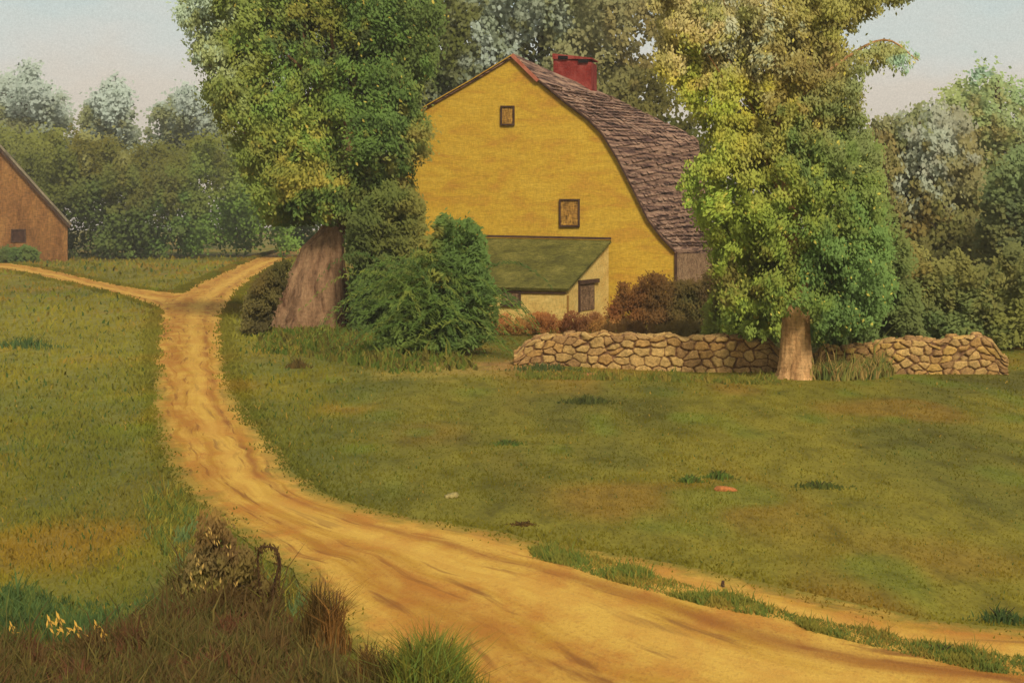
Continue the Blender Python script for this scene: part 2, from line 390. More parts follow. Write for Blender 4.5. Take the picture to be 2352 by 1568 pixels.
def loft(name, secs, mat, parent, nseg=64, ridges=.14, seed=1, tilt=0):
    """secs: list of centre(3), radius x, radius y; a trunk with buttressed roots and a closed top"""
    rs = np.random.default_rng(seed); ph = rs.uniform(0, 6.28, 5); V = []; n = len(secs)
    up = []
    for i in range(n - 1):
        for t in np.linspace(0, 1, 5)[:-1]:
            up.append([np.array(secs[i][0]) * (1 - t) + np.array(secs[i + 1][0]) * t, secs[i][1] * (1 - t) + secs[i + 1][1] * t, secs[i][2] * (1 - t) + secs[i + 1][2] * t, (i + t) / n])
    up.append([np.array(secs[-1][0]), secs[-1][1], secs[-1][2], 1])
    for c, rx, ry, s in up:
        for j in range(nseg):
            a = 2 * math.pi * j / nseg
            rr = 1 + ridges * (1.1 - s) * (math.sin(3 * a + ph[0]) * .5 + math.sin(5 * a + ph[1]) * .35 + math.sin(8 * a + ph[2] + s * 3) * .25 + math.sin(15 * a + ph[3] + s * 5) * .22 + math.sin(23 * a + ph[4] - s * 7) * .16) + rs.normal() * .018
            V.append((c[0] + rx * rr * math.cos(a), c[1] + ry * rr * math.sin(a), c[2]))
    m = len(up); Fc = [[i * nseg + j, i * nseg + (j + 1) % nseg, (i + 1) * nseg + (j + 1) % nseg, (i + 1) * nseg + j] for i in range(m - 1) for j in range(nseg)]
    Fc.append([(m - 1) * nseg + j for j in range(nseg)])
    return mesh_np(name, V, Fc, mat, parent, smooth=True)
def tubes(name, paths, mat, parent, ns=7):
    V = []; Fc = []
    for pts, r0, r1 in paths:
        pts = catmull(pts, max(5, len(pts) * 4)); m = len(pts); b = len(V)
        for i, p in enumerate(pts):
            t = pts[min(i + 1, m - 1)] - pts[max(i - 1, 0)]; t = t / (np.linalg.norm(t) + 1e-9)
            x = np.cross(t, (0.3, 1, .1)); x /= np.linalg.norm(x) + 1e-9; y = np.cross(t, x); r = r0 + (r1 - r0) * i / (m - 1)
            for j in range(ns):
                a = 2 * math.pi * j / ns; V.append(p + (x * math.cos(a) + y * math.sin(a)) * r)
        Fc += [[b + i * ns + j, b + i * ns + (j + 1) % ns, b + (i + 1) * ns + (j + 1) % ns, b + (i + 1) * ns + j] for i in range(m - 1) for j in range(ns)]
        Fc.append([b + j for j in range(ns)][::-1]); Fc.append([b + (m - 1) * ns + j for j in range(ns)])
    return mesh_np(name, np.array(V), Fc, mat, parent, smooth=True)
def limbs(start, targets, r0, r1=.02, sag=.0):
    out = []
    for t in targets:
        s = np.array(start); m = s * .45 + np.array(t) * .55 + np.array([0, 0, sag * np.linalg.norm(np.array(t) - s)]) + R.normal(size=3) * .06
        out.append(([s, m, t], r0, r1))
    return out
def tree(name, label, poly, Y, depth, patches, n, trunk_u, trunk_r, top_v, group=None, bark=None, nlimb=9, cat='tree', **kw):
    base = np.array([(trunk_u - UC) / F * Y, Y, 0.0]); base[2] = float(land(base[0], Y)) - .05
    t = empty(name, tuple(base), label, cat, group)
    cr, cen, rm = crown('crown', t, poly, Y, depth, patches, n, **kw)
    top = P(trunk_u, top_v, Y); mid = (base + top) / 2 + np.array([.12, .05, 0]) * trunk_r * 4
    pths = [([base, base * .7 + top * .3, mid, top], trunk_r, trunk_r * .3)]
    sel = R.choice(len(cen), min(nlimb, len(cen)), replace=False)
    for i in sel:
        s = base + (top - base) * R.uniform(.35, .9); pths.append(([s, (s + cen[i]) / 2 + np.array([0, 0, .3]), cen[i]], trunk_r * .35, .03))
    tubes('trunk', pths, bark or DBARK, t)
    return t

# --- pale trees beyond the wood on the left
pale = [('pale grey-green pointed tree above the barn, at the left end of the tree line', [(-70, 420), (-60, 220), (-20, 180), (30, 150), (62, 128), (95, 140), (120, 190), (165, 212), (190, 420)], 60),
        ('pale grey-green pointed tree in the middle of the distant tree line', [(160, 420), (182, 245), (222, 192), (265, 160), (300, 185), (312, 240), (355, 420)], 262),
        ('pale grey-green ragged tree touching the big left tree in the distant tree line', [(300, 420), (342, 245), (385, 215), (418, 192), (455, 176), (482, 228), (506, 210), (530, 250), (570, 420)], 440)]
for lab, poly, tu in pale:
    pt = []
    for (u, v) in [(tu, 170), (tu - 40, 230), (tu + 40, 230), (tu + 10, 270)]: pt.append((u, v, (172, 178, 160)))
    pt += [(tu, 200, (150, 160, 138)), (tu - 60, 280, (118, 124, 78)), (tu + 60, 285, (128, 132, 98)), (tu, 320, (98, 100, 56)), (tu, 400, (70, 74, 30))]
    tree('distant_tree', lab, poly, 168, 14, pt, 5200, tu, .35, 200, group='pale pointed trees beyond the wood', lobe=(22, 46), leaf=(.75, .34), nlimb=5, jit=30, k=.55)
# --- the dark wood on the left (one mass)
wood_poly = [(-420, 610), (-420, 250), (-200, 300), (-60, 275), (60, 290), (150, 285), (250, 305), (330, 322), (420, 315), (500, 290), (560, 270), (640, 260), (760, 300), (900, 300), (900, 585), (560, 590), (300, 600)]
wp = [(0, 330, (88, 92, 42)), (100, 310, (92, 96, 40)), (200, 340, (76, 72, 22)), (320, 350, (72, 70, 20)), (240, 290, (106, 106, 60)), (420, 330, (76, 78, 28)), (480, 320, (88, 92, 34)), (120, 400, (74, 80, 32)), (250, 440, (78, 84, 36)),
      (360, 440, (72, 72, 32)), (450, 420, (80, 90, 38)), (200, 520, (66, 80, 38)), (320, 530, (68, 82, 38)), (440, 520, (68, 92, 42)), (560, 500, (74, 94, 38)), (500, 565, (70, 104, 38)), (620, 545, (72, 112, 38)), (600, 400, (90, 104, 40)), (-300, 450, (70, 76, 32)), (820, 450, (60, 72, 30))]
o, _, _ = crown('wood', None, wood_poly, 136, 18, wp, 50000, lobe=(26, 64), leaf=(.50, .22), jit=44, var=.10, k=.86)
tag(o, 'dark olive wood beyond the far edge of the meadow', 'wood', kind='stuff')

# --- trees behind the house
tree('tall_tree', 'tall dark tree with frosty grey foliage directly behind the red chimney',
     [(860, -120), (1580, -120), (1560, 60), (1560, 180), (1640, 330), (1700, 480), (1700, 700), (860, 700), (860, 300)], 78, 9,
     [(1000, 100, (72, 78, 30)), (1050, 40, (80, 84, 36)), (940, 200, (60, 74, 30)), (1090, 90, (78, 82, 36)), (1140, 30, (120, 126, 96)), (1145, 90, (150, 156, 138)), (1165, 150, (140, 142, 122)), (1190, 40, (128, 132, 108)), (1230, 100, (104, 110, 76)), (1290, 40, (112, 116, 74)),
      (1240, 30, (130, 134, 108)), (1340, 70, (122, 122, 86)), (1250, 150, (86, 86, 46)), (1380, 110, (116, 114, 78)), (1420, 150, (100, 98, 52)), (1390, 190, (98, 96, 56)), (1460, 200, (84, 80, 34)), (1540, 250, (68, 66, 24)), (1500, 120, (110, 98, 52)), (1430, 60, (124, 116, 72)), (1480, 30, (120, 112, 72)), (1590, 320, (66, 70, 26)), (1400, 300, (70, 70, 26)), (1000, 600, (60, 70, 30)), (1560, 600, (60, 70, 30))],
     42000, 1240, .45, 60, lobe=(28, 64), leaf=(.44, .16), droop=(-.8, -1.6), spread=.4, nlimb=8, k=.72)
# --- trees at the right
tree('broad_tree', 'grey-green round-topped tree rising against the sky at the right edge',
     [(2020, 480), (2050, 260), (2120, 235), (2150, 205), (2200, 170), (2225, 150), (2262, 118), (2292, 96), (2322, 118), (2335, 165), (2385, 195), (2440, 170), (2520, 230), (2600, 500), (2500, 780), (2100, 780)], 74, 8,
     [(2290, 120, (108, 126, 98)), (2250, 180, (108, 124, 84)), (2200, 210, (106, 118, 72)), (2140, 235, (108, 118, 74)), (2330, 210, (102, 122, 84)), (2300, 280, (104, 104, 62)), (2350, 280, (104, 116, 78)), (2250, 300, (108, 100, 58)), (2300, 400, (92, 98, 52)), (2200, 500, (92, 88, 42)), (2300, 650, (80, 82, 42)), (2450, 400, (80, 90, 54))],
     15000, 2290, .4, 180, lobe=(24, 56), leaf=(.40, .16), nlimb=8)
tree('weeping_tree', 'brown-green tree with pale frosty drooping foliage between the lime-green tree and the right edge',
     [(1930, 780), (1930, 420), (1960, 300), (2010, 260), (2080, 245), (2150, 225), (2230, 240), (2260, 330), (2270, 500), (2280, 790)], 62, 7,
     [(2140, 270, (138, 136, 112)), (2100, 340, (140, 142, 118)), (2160, 340, (134, 130, 104)), (2120, 400, (134, 136, 110)), (2210, 270, (126, 120, 90)), (2060, 300, (96, 104, 62)), (2040, 420, (98, 94, 50)), (2190, 420, (112, 110, 68)), (2230, 330, (110, 104, 62)), (2030, 360, (112, 100, 56)), (2080, 500, (104, 90, 42)), (2160, 500, (96, 98, 50)), (2020, 560, (84, 88, 42)),
      (2220, 500, (100, 96, 48)), (2100, 600, (80, 80, 36)), (2200, 620, (84, 80, 38)), (2050, 680, (76, 84, 42)), (2170, 720, (72, 82, 44)), (2260, 740, (80, 84, 42))],
     17000, 2110, .35, 280, lobe=(24, 54), leaf=(.36, .12), droop=(-1, -1.8), spread=.35, nlimb=7, k=.78)
tree('dark_tree', 'dark blue-green tree cut off by the right edge above the end of the stone wall',
     [(2250, 790), (2230, 560), (2255, 420), (2290, 350), (2330, 330), (2400, 300), (2560, 330), (2600, 560), (2600, 790)], 55, 6,
     [(2300, 420, (78, 88, 52)), (2340, 380, (84, 98, 62)), (2345, 480, (66, 76, 50)), (2280, 500, (78, 80, 44)), (2345, 560, (66, 74, 48)), (2270, 600, (78, 78, 40)), (2330, 650, (82, 82, 42)), (2290, 720, (74, 86, 46)), (2345, 750, (84, 90, 42)), (2500, 500, (64, 74, 46))],
     12000, 2400, .35, 400, lobe=(24, 54), leaf=(.32, .12), nlimb=7)
o, _, _ = crown('undergrowth', None, [(1860, 810), (1870, 660), (1960, 560), (2030, 600), (2090, 540), (2150, 600), (2200, 560), (2260, 610), (2320, 540), (2400, 600), (2600, 560), (2600, 810)], 41.5, 4,
     [(1950, 700, (66, 92, 50)), (1990, 740, (66, 86, 46)), (2060, 720, (72, 80, 42)), (2120, 760, (70, 84, 46)), (2200, 700, (76, 82, 42)), (2250, 760, (74, 86, 46)), (2330, 700, (82, 84, 40)), (2330, 770, (92, 94, 40)), (1900, 760, (72, 78, 36)), (2080, 600, (98, 88, 42)), (2150, 620, (92, 92, 44)), (2210, 600, (96, 94, 46)), (2000, 600, (84, 92, 42)), (2320, 600, (74, 78, 44)), (2270, 660, (86, 84, 42))],
     20000, lobe=(18, 46), leaf=(.24, .09), var=.2)
tag(o, 'dense green undergrowth behind the right part of the stone wall', 'undergrowth', kind='stuff')

# ------------------------------------------------------------------ yellow house
A = rad(14)
X0, Y0 = (1180 - UC) / F * 55, 55.0
def Pplane(u, v, off=0.0):
    k = (u - UC) / F; ox, oy = X0 + math.sin(A) * off, Y0 + math.cos(A) * off
    Y = (oy * math.cos(A) + ox * math.sin(A)) / (math.cos(A) + k * math.sin(A)); return P(u, v, Y)
near_uv = [(822, 600), (862, 480), (905, 370), (940, 300), (975, 246), (1090, 180), (1180, 125), (1240, 184), (1300, 233), (1350, 270), (1385, 306), (1420, 364), (1455, 432), (1490, 503), (1520, 542), (1552, 575)]
far_uv = [(1000, 590), (1030, 480), (1070, 390), (1100, 330), (1150, 280), (1270, 235), (1365, 206), (1400, 222), (1452, 248), (1510, 276), (1575, 308), (1604, 326), (1614, 400), (1624, 480), (1632, 540), (1640, 576)]
DEPTH = 9.5
near = [Pplane(u, v) for u, v in near_uv]; far = [Pplane(u, v, DEPTH) for u, v in far_uv]
house = empty('yellow_house', (X0, Y0, 0), 'big yellow clapboard house with curved gambrel gable and brown shingle roof behind the stone wall', 'house')
WALL = paintmat('yellow clapboard', K((200, 146, 56)), K((210, 166, 56)), K((217, 175, 64)), .55, (1, 1, 3.2), grain=(13.5, .11), lines=(.27, .10, 2), bump=.3, fine=.16, dist=.8)
ROOF = paintmat('weathered shingles', K((88, 62, 54)), K((150, 114, 92)), K((180, 142, 114)), 1.5, (.35, .35, 6.0), grain=(12, .18), lines=(.34, .85, 2), bump=.5, fine=.3, pos=(.40, .50, .60))
DARK = paintmat('dark brown board', K((66, 46, 36)), K((84, 60, 46)), K((100, 74, 54)), 4, bump=.2)
SIDE = paintmat('bare brown boarding', K((132, 100, 76)), K((168, 132, 98)), K((186, 150, 112)), 2.0, (1, 1, 2), grain=(11, .35), bump=.4, fine=.3)
BRICK = paintmat('red brick', K((118, 38, 32)), K((142, 50, 42)), K((166, 80, 68)), 1.6, grain=(12, .10), bump=.5, fine=.22, dist=.6)
FLUE = paintmat('painted flue shade', (.006, .005, .005), (.01, .008, .008), (.014, .012, .01), 5, bump=0)  # near-black colour paints the shade inside the flue openings
GLASS = paintmat('dim ochre pane', K((140, 100, 48)), K((170, 124, 56)), K((188, 140, 62)), 3, (1, 1, .6), grain=(13, .45), bump=.1)
RED = paintmat('faded red trim', K((176, 96, 70)), K((190, 112, 84)), K((200, 128, 96)), 3, bump=.2)
ns = len(near)
# walls: one closed body a little inside the roof
ctr = np.mean(near, axis=0)
def inset(p, e=.05): return np.array([p[0], p[1], p[2] - e])
nw = [inset(p) for p in near]; fw = [inset(p) for p in far]
bl = nw[0].copy(); bl[2] = -.3; br = nw[-1].copy(); br[2] = -.3; fl = fw[0].copy(); fl[2] = -.3; fr = fw[-1].copy(); fr[2] = -.3
V = nw + [br, bl]; n1 = len(V)
mesh_np('gable_wall', np.array(V + [p + np.array([math.sin(A), math.cos(A), 0]) * .25 for p in V]),
        [list(range(n1))[::-1], [i + n1 for i in range(n1)]] + [[i, (i + 1) % n1, (i + 1) % n1 + n1, i + n1] for i in range(n1)], WALL, house)
iv = np.array([math.sin(A), math.cos(A), 0])
def slab(p, q, r_, s_, th):
    a = [np.array(x, float) for x in (p, q, r_, s_)]; n = np.cross(a[1] - a[0], a[3] - a[0]); n = n / np.linalg.norm(n) * th
    return np.array(a + [x - n for x in a]), [[0, 1, 2, 3], [7, 6, 5, 4], [0, 4, 5, 1], [1, 5, 6, 2], [2, 6, 7, 3], [3, 7, 4, 0]]
def slab_obj(name, pts, th, mat, parent):
    V, Fc = slab(*pts, th); return mesh_np(name, V, Fc, mat, parent)
b2 = br + iv * .26; t2 = nw[-1] + iv * .26
slab_obj('side_wall', (b2, fr, fw[-1], t2), .2, SIDE, house)
b3 = bl + iv * .26; t3 = nw[0] + iv * .26
slab_obj('side_wall', (fl, b3, t3, fw[0]), .2, SIDE, house)
Vb = fw + [fr, fl]; mesh_np('rear_wall', np.array(Vb + [p + iv * .2 for p in Vb]), [list(range(n1))[::-1], [i + n1 for i in range(n1)]] + [[i, (i + 1) % n1, (i + 1) % n1 + n1, i + n1] for i in range(n1)], SIDE, house)
# roof: curved skin of shingles with ragged courses
NS = 14; Vr = []
for i in range(ns):
    for j in range(NS + 1):
        t = j / NS; p = near[i] * (1 - t) + far[i] * t; sagm = -.10 * math.sin(math.pi * t) if i in (5, 6, 7) else 0
        e = -iv * .10 if j == 0 else (iv * .1 if j == NS else 0)
        Vr.append(p + np.array([0, 0, .03 + sagm * .4]) + e)
Vr = np.array(Vr); nV = len(Vr); k = NS + 1
top = [[i * k + j, i * k + j + 1, (i + 1) * k + j + 1, (i + 1) * k + j] for i in range(ns - 1) for j in range(NS)]
lowv = Vr - np.array([0, 0, .14]); Fr = top + [[a + nV for a in f[::-1]] for f in top]
for i in range(ns - 1):
    Fr.append([i * k, (i + 1) * k, (i + 1) * k + nV, i * k + nV]); Fr.append([i * k + NS, i * k + NS + nV, (i + 1) * k + NS + nV, (i + 1) * k + NS])
for j in range(NS):
    Fr.append([j, j + nV, j + 1 + nV, j + 1]); a = (ns - 1) * k; Fr.append([a + j, a + j + 1, a + j + 1 + nV, a + j + nV])
roof = mesh_np('roof', np.vstack([Vr, lowv]), Fr, ROOF, house)
# projecting shingle courses on the right slope, each a ragged lip
Vc = []; Fc = []
for i in np.arange(7.3, ns - 1, .22):
    a = int(i); f = i - a; pn = near[a] * (1 - f) + near[a + 1] * f; pf = far[a] * (1 - f) + far[a + 1] * f
    sl = unit((near[a + 1] - near[a])[None])[0]; out_n = np.cross(unit((far[a] - near[a])[None])[0], sl); out_n = out_n if out_n[2] > 0 else -out_n
    m = 26
    for j in range(m):
        if R.random() < .22: continue
        t0, t1 = j / m, (j + 1) / m - .006; h = R.uniform(.03, .08); q = pn * (1 - t0) + pf * t0 + np.array([0, 0, .035]); r_ = pn * (1 - t1) + pf * t1 + np.array([0, 0, .035])
        b = len(Vc); g = sl * R.uniform(.12, .2); Vc += [q - g * 1.2, r_ - g * 1.2, r_ + out_n * h, q + out_n * h, q, r_]
        Fc += [[b, b + 1, b + 2, b + 3], [b + 3, b + 2, b + 5, b + 4]]
mesh_np('shingles', np.array(Vc), Fc, ROOF, roof)
def bar_path(pts, wd, dp, push):
    V = []; Fc = []
    for i, p in enumerate(pts):
        t = unit((pts[min(i + 1, len(pts) - 1)] - pts[max(i - 1, 0)])[None])[0]; nrm = np.cross(iv, t)
        nrm = nrm if nrm[2] < 0 else -nrm
        V += [p - iv * push, p - iv * push + nrm * wd, p - iv * (push - dp) + nrm * wd, p - iv * (push - dp)]
    for i in range(len(pts) - 1):
        a = i * 4; Fc += [[a + q, a + (q + 1) % 4, a + 4 + (q + 1) % 4, a + 4 + q] for q in range(4)]
    Fc += [[0, 1, 2, 3][::-1], [len(V) - 4 + q for q in range(4)]]; return np.array(V), Fc
V, Fc = bar_path([p - np.array([0, 0, .0]) for p in near[7:]], .055, .12, .16); mesh_np('rake_board', V, Fc, DARK, house)
V, Fc = bar_path([near[6], near[6] * .5 + near[7] * .5, near[7]], .13, .12, .165); tag(mesh_np('rake_board', V, Fc, RED, house), 'faded red trim board at the peak')
V, Fc = bar_path([p for p in near[:7]], .03, .12, .16); mesh_np('rake_board', V, Fc, WALL, house)
e0, e1 = near[-1] - iv * .1, near[-1].copy(); g0 = br - iv * .1
def box_uv(name, u0, v0, u1, v1, off, th, mat, parent):
    c = [Pplane(u0, v1, off), Pplane(u1, v1, off), Pplane(u1, v0, off), Pplane(u0, v0, off)]
    V = np.array(c + [p + iv * th for p in c]); return mesh_np(name, V, [[0, 1, 2, 3], [7, 6, 5, 4], [0, 4, 5, 1], [1, 5, 6, 2], [2, 6, 7, 3], [3, 7, 4, 0]], mat, parent)
box_uv('corner_board', 1549, 578, 1555, 724, -.07, .06, DARK, house)
def window(u0, v0, u1, v1, fw_):
    wd = box_uv('window', u0 + fw_, v0 + fw_, u1 - fw_, v1 - fw_, -.035, .03, GLASS, house)
    fr_ = []
    Vf = []; Ff = []
    for (a, b_, c_, d_) in ((u0, v0, u0 + fw_, v1), (u1 - fw_, v0 + 0, u1, v1), (u0 + fw_, v0, u1 - fw_, v0 + fw_), (u0 + fw_, v1 - fw_, u1 - fw_, v1)):
        c = [Pplane(a, d_, -.09), Pplane(c_, d_, -.09), Pplane(c_, b_, -.09), Pplane(a, b_, -.09)]; q = len(Vf)
        Vf += c + [p + iv * .085 for p in c]; Ff += [[q + z for z in f] for f in ([0, 1, 2, 3], [7, 6, 5, 4], [0, 4, 5, 1], [1, 5, 6, 2], [2, 6, 7, 3], [3, 7, 4, 0])]
    mesh_np('frame', np.array(Vf), Ff, DARK, wd); return wd
window(1149, 243, 1181, 288, 3.4); window(1284, 457, 1331, 521, 3.4)
# chimney astride the far end of the ridge
def hbox(u0, v0, u1, v1, off, th, tilt=0):
    c = [Pplane(u0, v1, off), Pplane(u1, v1, off), Pplane(u1, v0 + tilt, off), Pplane(u0, v0, off)]
    return np.array(c + [p + iv * th for p in c]), [[0, 1, 2, 3], [7, 6, 5, 4], [0, 4, 5, 1], [1, 5, 6, 2], [2, 6, 7, 3], [3, 7, 4, 0]]
V, Fc = hbox(1271, 134, 1358, 262, 7.2, 1.3, 9); chim = mesh_np('chimney', V, Fc, BRICK, roof)
V, Fc = hbox(1269, 123, 1360, 136, 7.13, 1.44, 10)
V[2:4] += 0; mesh_np('cap', V, Fc, BRICK, chim)
for u, v in ((1282, 128), (1328, 136)):
    V, Fc = hbox(u, v, u + 22, v + 8, 7.10, .1, 1); mesh_np('flue_opening', V, Fc, FLUE, chim)  # thin dark box, painted shade in place of a real recess

# ------------------------------------------------------------------ lean-to in front of the house
LWALL = paintmat('pale yellow boarding', K((206, 164, 88)), K((220, 184, 104)), K((228, 196, 118)), 1.2, (1, 1, 2), grain=(14, .15), bump=.3, fine=.15)
MOSS = paintmat('mossy roof', K((84, 80, 36)), K((106, 100, 44)), K((130, 120, 58)), 1.0, (1, 1, 1.6), grain=(13, .26), bump=.5, fine=.35, dist=.5)
lean = empty('lean_to', tuple(P(1300, 744, 50)), 'low pale yellow lean-to with mossy green roof against the front of the yellow house', 'lean-to')
def gp(u, Y): x = (u - UC) / F * Y; return np.array([x, Y, 0.0])
Ac, Bc, Cc, Dc = gp(1301, 50), gp(1398, 53.6), gp(1108, 54.9), gp(1072, 51.2)
def zt(v, Y): return CH - (v - VH) / F * Y
Az, Bz, Cz, Dz = zt(662, 50), zt(552, 53.6), zt(546, 54.9), zt(658, 51.2)
def up(p, z): return np.array([p[0], p[1], z])
def wall_obj(name, p, q, zp, zq, th, mat, parent):
    n = np.cross(q - p, [0, 0, 1.0]); n = n / np.linalg.norm(n) * th
    c = [up(p, -.2), up(q, -.2), up(q, zq), up(p, zp)]; V = np.array(c + [x - n for x in c])
    return mesh_np(name, V, [[0, 1, 2, 3], [7, 6, 5, 4], [0, 4, 5, 1], [1, 5, 6, 2], [2, 6, 7, 3], [3, 7, 4, 0]], mat, parent)
wall_obj('front_wall', Dc, Ac, Dz - .05, Az - .05, .15, LWALL, lean)
dAB = (Bc - Ac) / np.linalg.norm(Bc - Ac)
endw = wall_obj('end_wall', Ac + dAB * .005, Bc, Az - .06, Bz - .06, .15, LWALL, lean)
wall_obj('end_wall', Cc, Dc - (Dc - Cc) * .05, Cz - .06, Dz - .06, .15, LWALL, lean)
# roof slab overhanging eave and ends
nAB = np.cross(dAB, [0, 0, 1.0]); dDA = (Ac - Dc) / np.linalg.norm(Ac - Dc)
ra, rb, rc, rd = up(Ac, Az) + dDA * .12 - dAB * .15, up(Bc, Bz) + dDA * .1, up(Cc, Cz), up(Dc, Dz) - dDA * .15 - dAB * .15
ra[2] -= .0; lroof = slab_obj('roof', (rd, ra, rb, rc), .10, MOSS, lean)
slab_obj('ridge_board', (rc + [0, -.04, .02], rb + [0, -.04, .02], rb + [0, -.02, .10], rc + [0, -.02, .10]), -.06, DARK, lroof)
nF = np.cross(dDA, [0, 0, 1.0])
def onwall(p, q, s0, s1, z0, z1, th, push, mat, name, parent):
    d = (q - p); L = np.linalg.norm(d); d = d / L; n = np.cross(d, [0, 0, 1.0]); a = p + d * s0 + n * push; b = p + d * s1 + n * push
    c = [up(a, z0), up(b, z0), up(b, z1), up(a, z1)]; V = np.array(c + [x - n * th for x in c])
    return mesh_np(name, V, [[0, 1, 2, 3], [7, 6, 5, 4], [0, 4, 5, 1], [1, 5, 6, 2], [2, 6, 7, 3], [3, 7, 4, 0]], mat, parent)
LD = paintmat('brown board door', K((96, 72, 54)), K((130, 100, 72)), K((150, 118, 86)), 3, (1, 1, .5), grain=(14, .5), bump=.3)
def s_on(p, q, u):
    for s in np.linspace(0, 1, 400):
        a = p + (q - p) * s
        if (a[0] / a[1]) * F + UC >= u: return s * np.linalg.norm(q - p), a[1]
    return np.linalg.norm(q - p), q[1]
s0, ya = s_on(Ac, Bc, 1330); s1, yb = s_on(Ac, Bc, 1364); ym = (ya + yb) / 2
door = onwall(Ac, Bc, s0, s1, zt(712, ym), zt(652, ym), .04, .03, LD, 'door', lean)
onwall(Ac, Bc, s0 - .1, s1 + .35, zt(651, ym), zt(642, ym), .10, .09, DARK, 'lintel', door)
onwall(Ac, Bc, s0 - .09, s0 + .0, zt(714, ym), zt(652, ym), .07, .06, DARK, 'jamb', door)
s0, ya = s_on(Dc, Ac, 1152); s1, yb = s_on(Dc, Ac, 1192); ym = (ya + yb) / 2
wn = onwall(Dc, Ac, s0, s1, zt(697, ym), zt(667, ym), .04, .03, LD, 'window', lean)
onwall(Dc, Ac, s0 - .04, s1 + .08, zt(704, ym), zt(697.5, ym), .08, .08, DARK, 'sill', wn)
onwall(Dc, Ac, s1 + .003, s1 + .07, zt(697, ym), zt(667, ym), .07, .06, DARK, 'jamb', wn)
onwall(Dc, Ac, s_on(Dc, Ac, 1076)[0], np.linalg.norm(Ac - Dc) - .02, Az - .20, Az - .14, .05, .05, DARK, 'fascia', lean)
onwall(Ac, Bc, .02, .10, -.1, Az - .25, .04, .05, paintmat('ochre post', K((150, 108, 50)), K((168, 124, 58)), K((176, 134, 66)), 3), 'corner_post', lean)

# ------------------------------------------------------------------ barn cut off by the left edge
barn = empty('barn', (-40, 122, 0), 'weathered orange-brown barn with a steep roof cut off by the left edge', 'barn')
BW = paintmat('weathered barn boards', K((120, 78, 40)), K((152, 104, 56)), K((172, 124, 68)), .5, (1, 1, .35), grain=(5.5, .3), bump=.3, fine=.35)
BR = paintmat('grey barn roof', K((110, 96, 76)), K((136, 122, 96)), K((158, 140, 110)), 1, grain=(5, .2), bump=.3)
Yb = 122
gb = [P(-190, 640, Yb), P(-190, 512, Yb), P(-16, 322, Yb), P(155, 512, Yb), P(155, 640, Yb)]
bd = np.array([-4.0, 13.0, 0])
Vb = gb + [p + bd for p in gb]
mesh_np('wall', np.array(Vb), [[4, 3, 2, 1, 0], [5, 6, 7, 8, 9], [0, 1, 6, 5], [3, 4, 9, 8], [0, 5, 9, 4]], BW, barn)
for s, (a, b) in ((1, (gb[2], gb[3])), (-1, (gb[2], gb[1]))):
    d = (b - a) / np.linalg.norm(b - a); e = b + d * .35; lift = np.array([0, 0, .06]); fwd = np.array([.1, -.35, 0])
    pts = (a + lift + fwd, e + lift + fwd, e + lift + bd, a + lift + bd)
    V, Fc = slab(*pts, -.16 * s); r_ = mesh_np('roof', V, Fc, BR, barn)
    th = np.array([0, 0, -.26]); V = np.array([a + fwd + [0, -.03, 0], e + fwd + [0, -.03, 0], e + fwd + th + [0, -.03, 0], a + fwd + th + [0, -.03, 0]]); V = np.vstack([V, V + [0, .1, 0]])
    mesh_np('verge_board', V, [[0, 1, 2, 3], [7, 6, 5, 4], [0, 4, 5, 1], [1, 5, 6, 2], [2, 6, 7, 3], [3, 7, 4, 0]], DARK, r_)
wq = [P(28, 553, Yb - .05), P(56, 553, Yb - .05), P(56, 529, Yb - .05), P(28, 529, Yb - .05)]
V = np.array(wq + [p + [0, .1, 0] for p in wq])
bx = [[0, 1, 2, 3], [7, 6, 5, 4], [0, 4, 5, 1], [1, 5, 6, 2], [2, 6, 7, 3], [3, 7, 4, 0]]
bw = mesh_np('window', V, bx, paintmat('dark barn window', K((58, 34, 26)), K((74, 46, 34)), K((88, 58, 40)), 2, bump=0), barn)
Vf = []; Ff = []
for (u0, v0, u1, v1) in ((25, 526, 28, 556), (56, 526, 59, 556), (28, 526, 56, 529), (28, 553, 56, 556)):
    c = [P(u0, v1, Yb - .10), P(u1, v1, Yb - .10), P(u1, v0, Yb - .10), P(u0, v0, Yb - .10)]; q = len(Vf); Vf += c + [p + [0, .09, 0] for p in c]; Ff += [[q + z for z in f] for f in bx]
mesh_np('frame', np.array(Vf), Ff, DARK, bw)

# ------------------------------------------------------------------ big tree at the left with the broad flared trunk
YL = 49.0
bt = G(706, 748); YL = bt[1]
big = empty('old_tree', tuple(bt), 'huge leafy tree with a broad flared brown trunk between road and yellow house', 'tree')
secs = []
for v, u, hw in ((762, 706, 104), (745, 707, 96), (715, 716, 88), (680, 722, 79), (640, 729, 67), (600, 738, 55), (565, 744, 46), (535, 760, 32), (505, 775, 24), (440, 800, 20), (300, 800, 15), (100, 760, 8)):
    p = P(u, v, YL); secs.append((p, hw / F * YL, min(1.3, hw / F * YL * .8)))
lt = loft('trunk', secs, BARK, big, ridges=.16, seed=5)
polyL = [(405, -110), (395, 30), (425, 110), (440, 190), (485, 270), (520, 340), (560, 430), (600, 520), (665, 548), (720, 520), (800, 535), (812, 640), (822, 790), (890, 790), (965, 740), (985, 620), (985, 520), (985, 470), (955, 425), (960, 385), (1012, 350), (1006, 280), (968, 235), (1010, 150), (1030, 40), (1020, -110)]
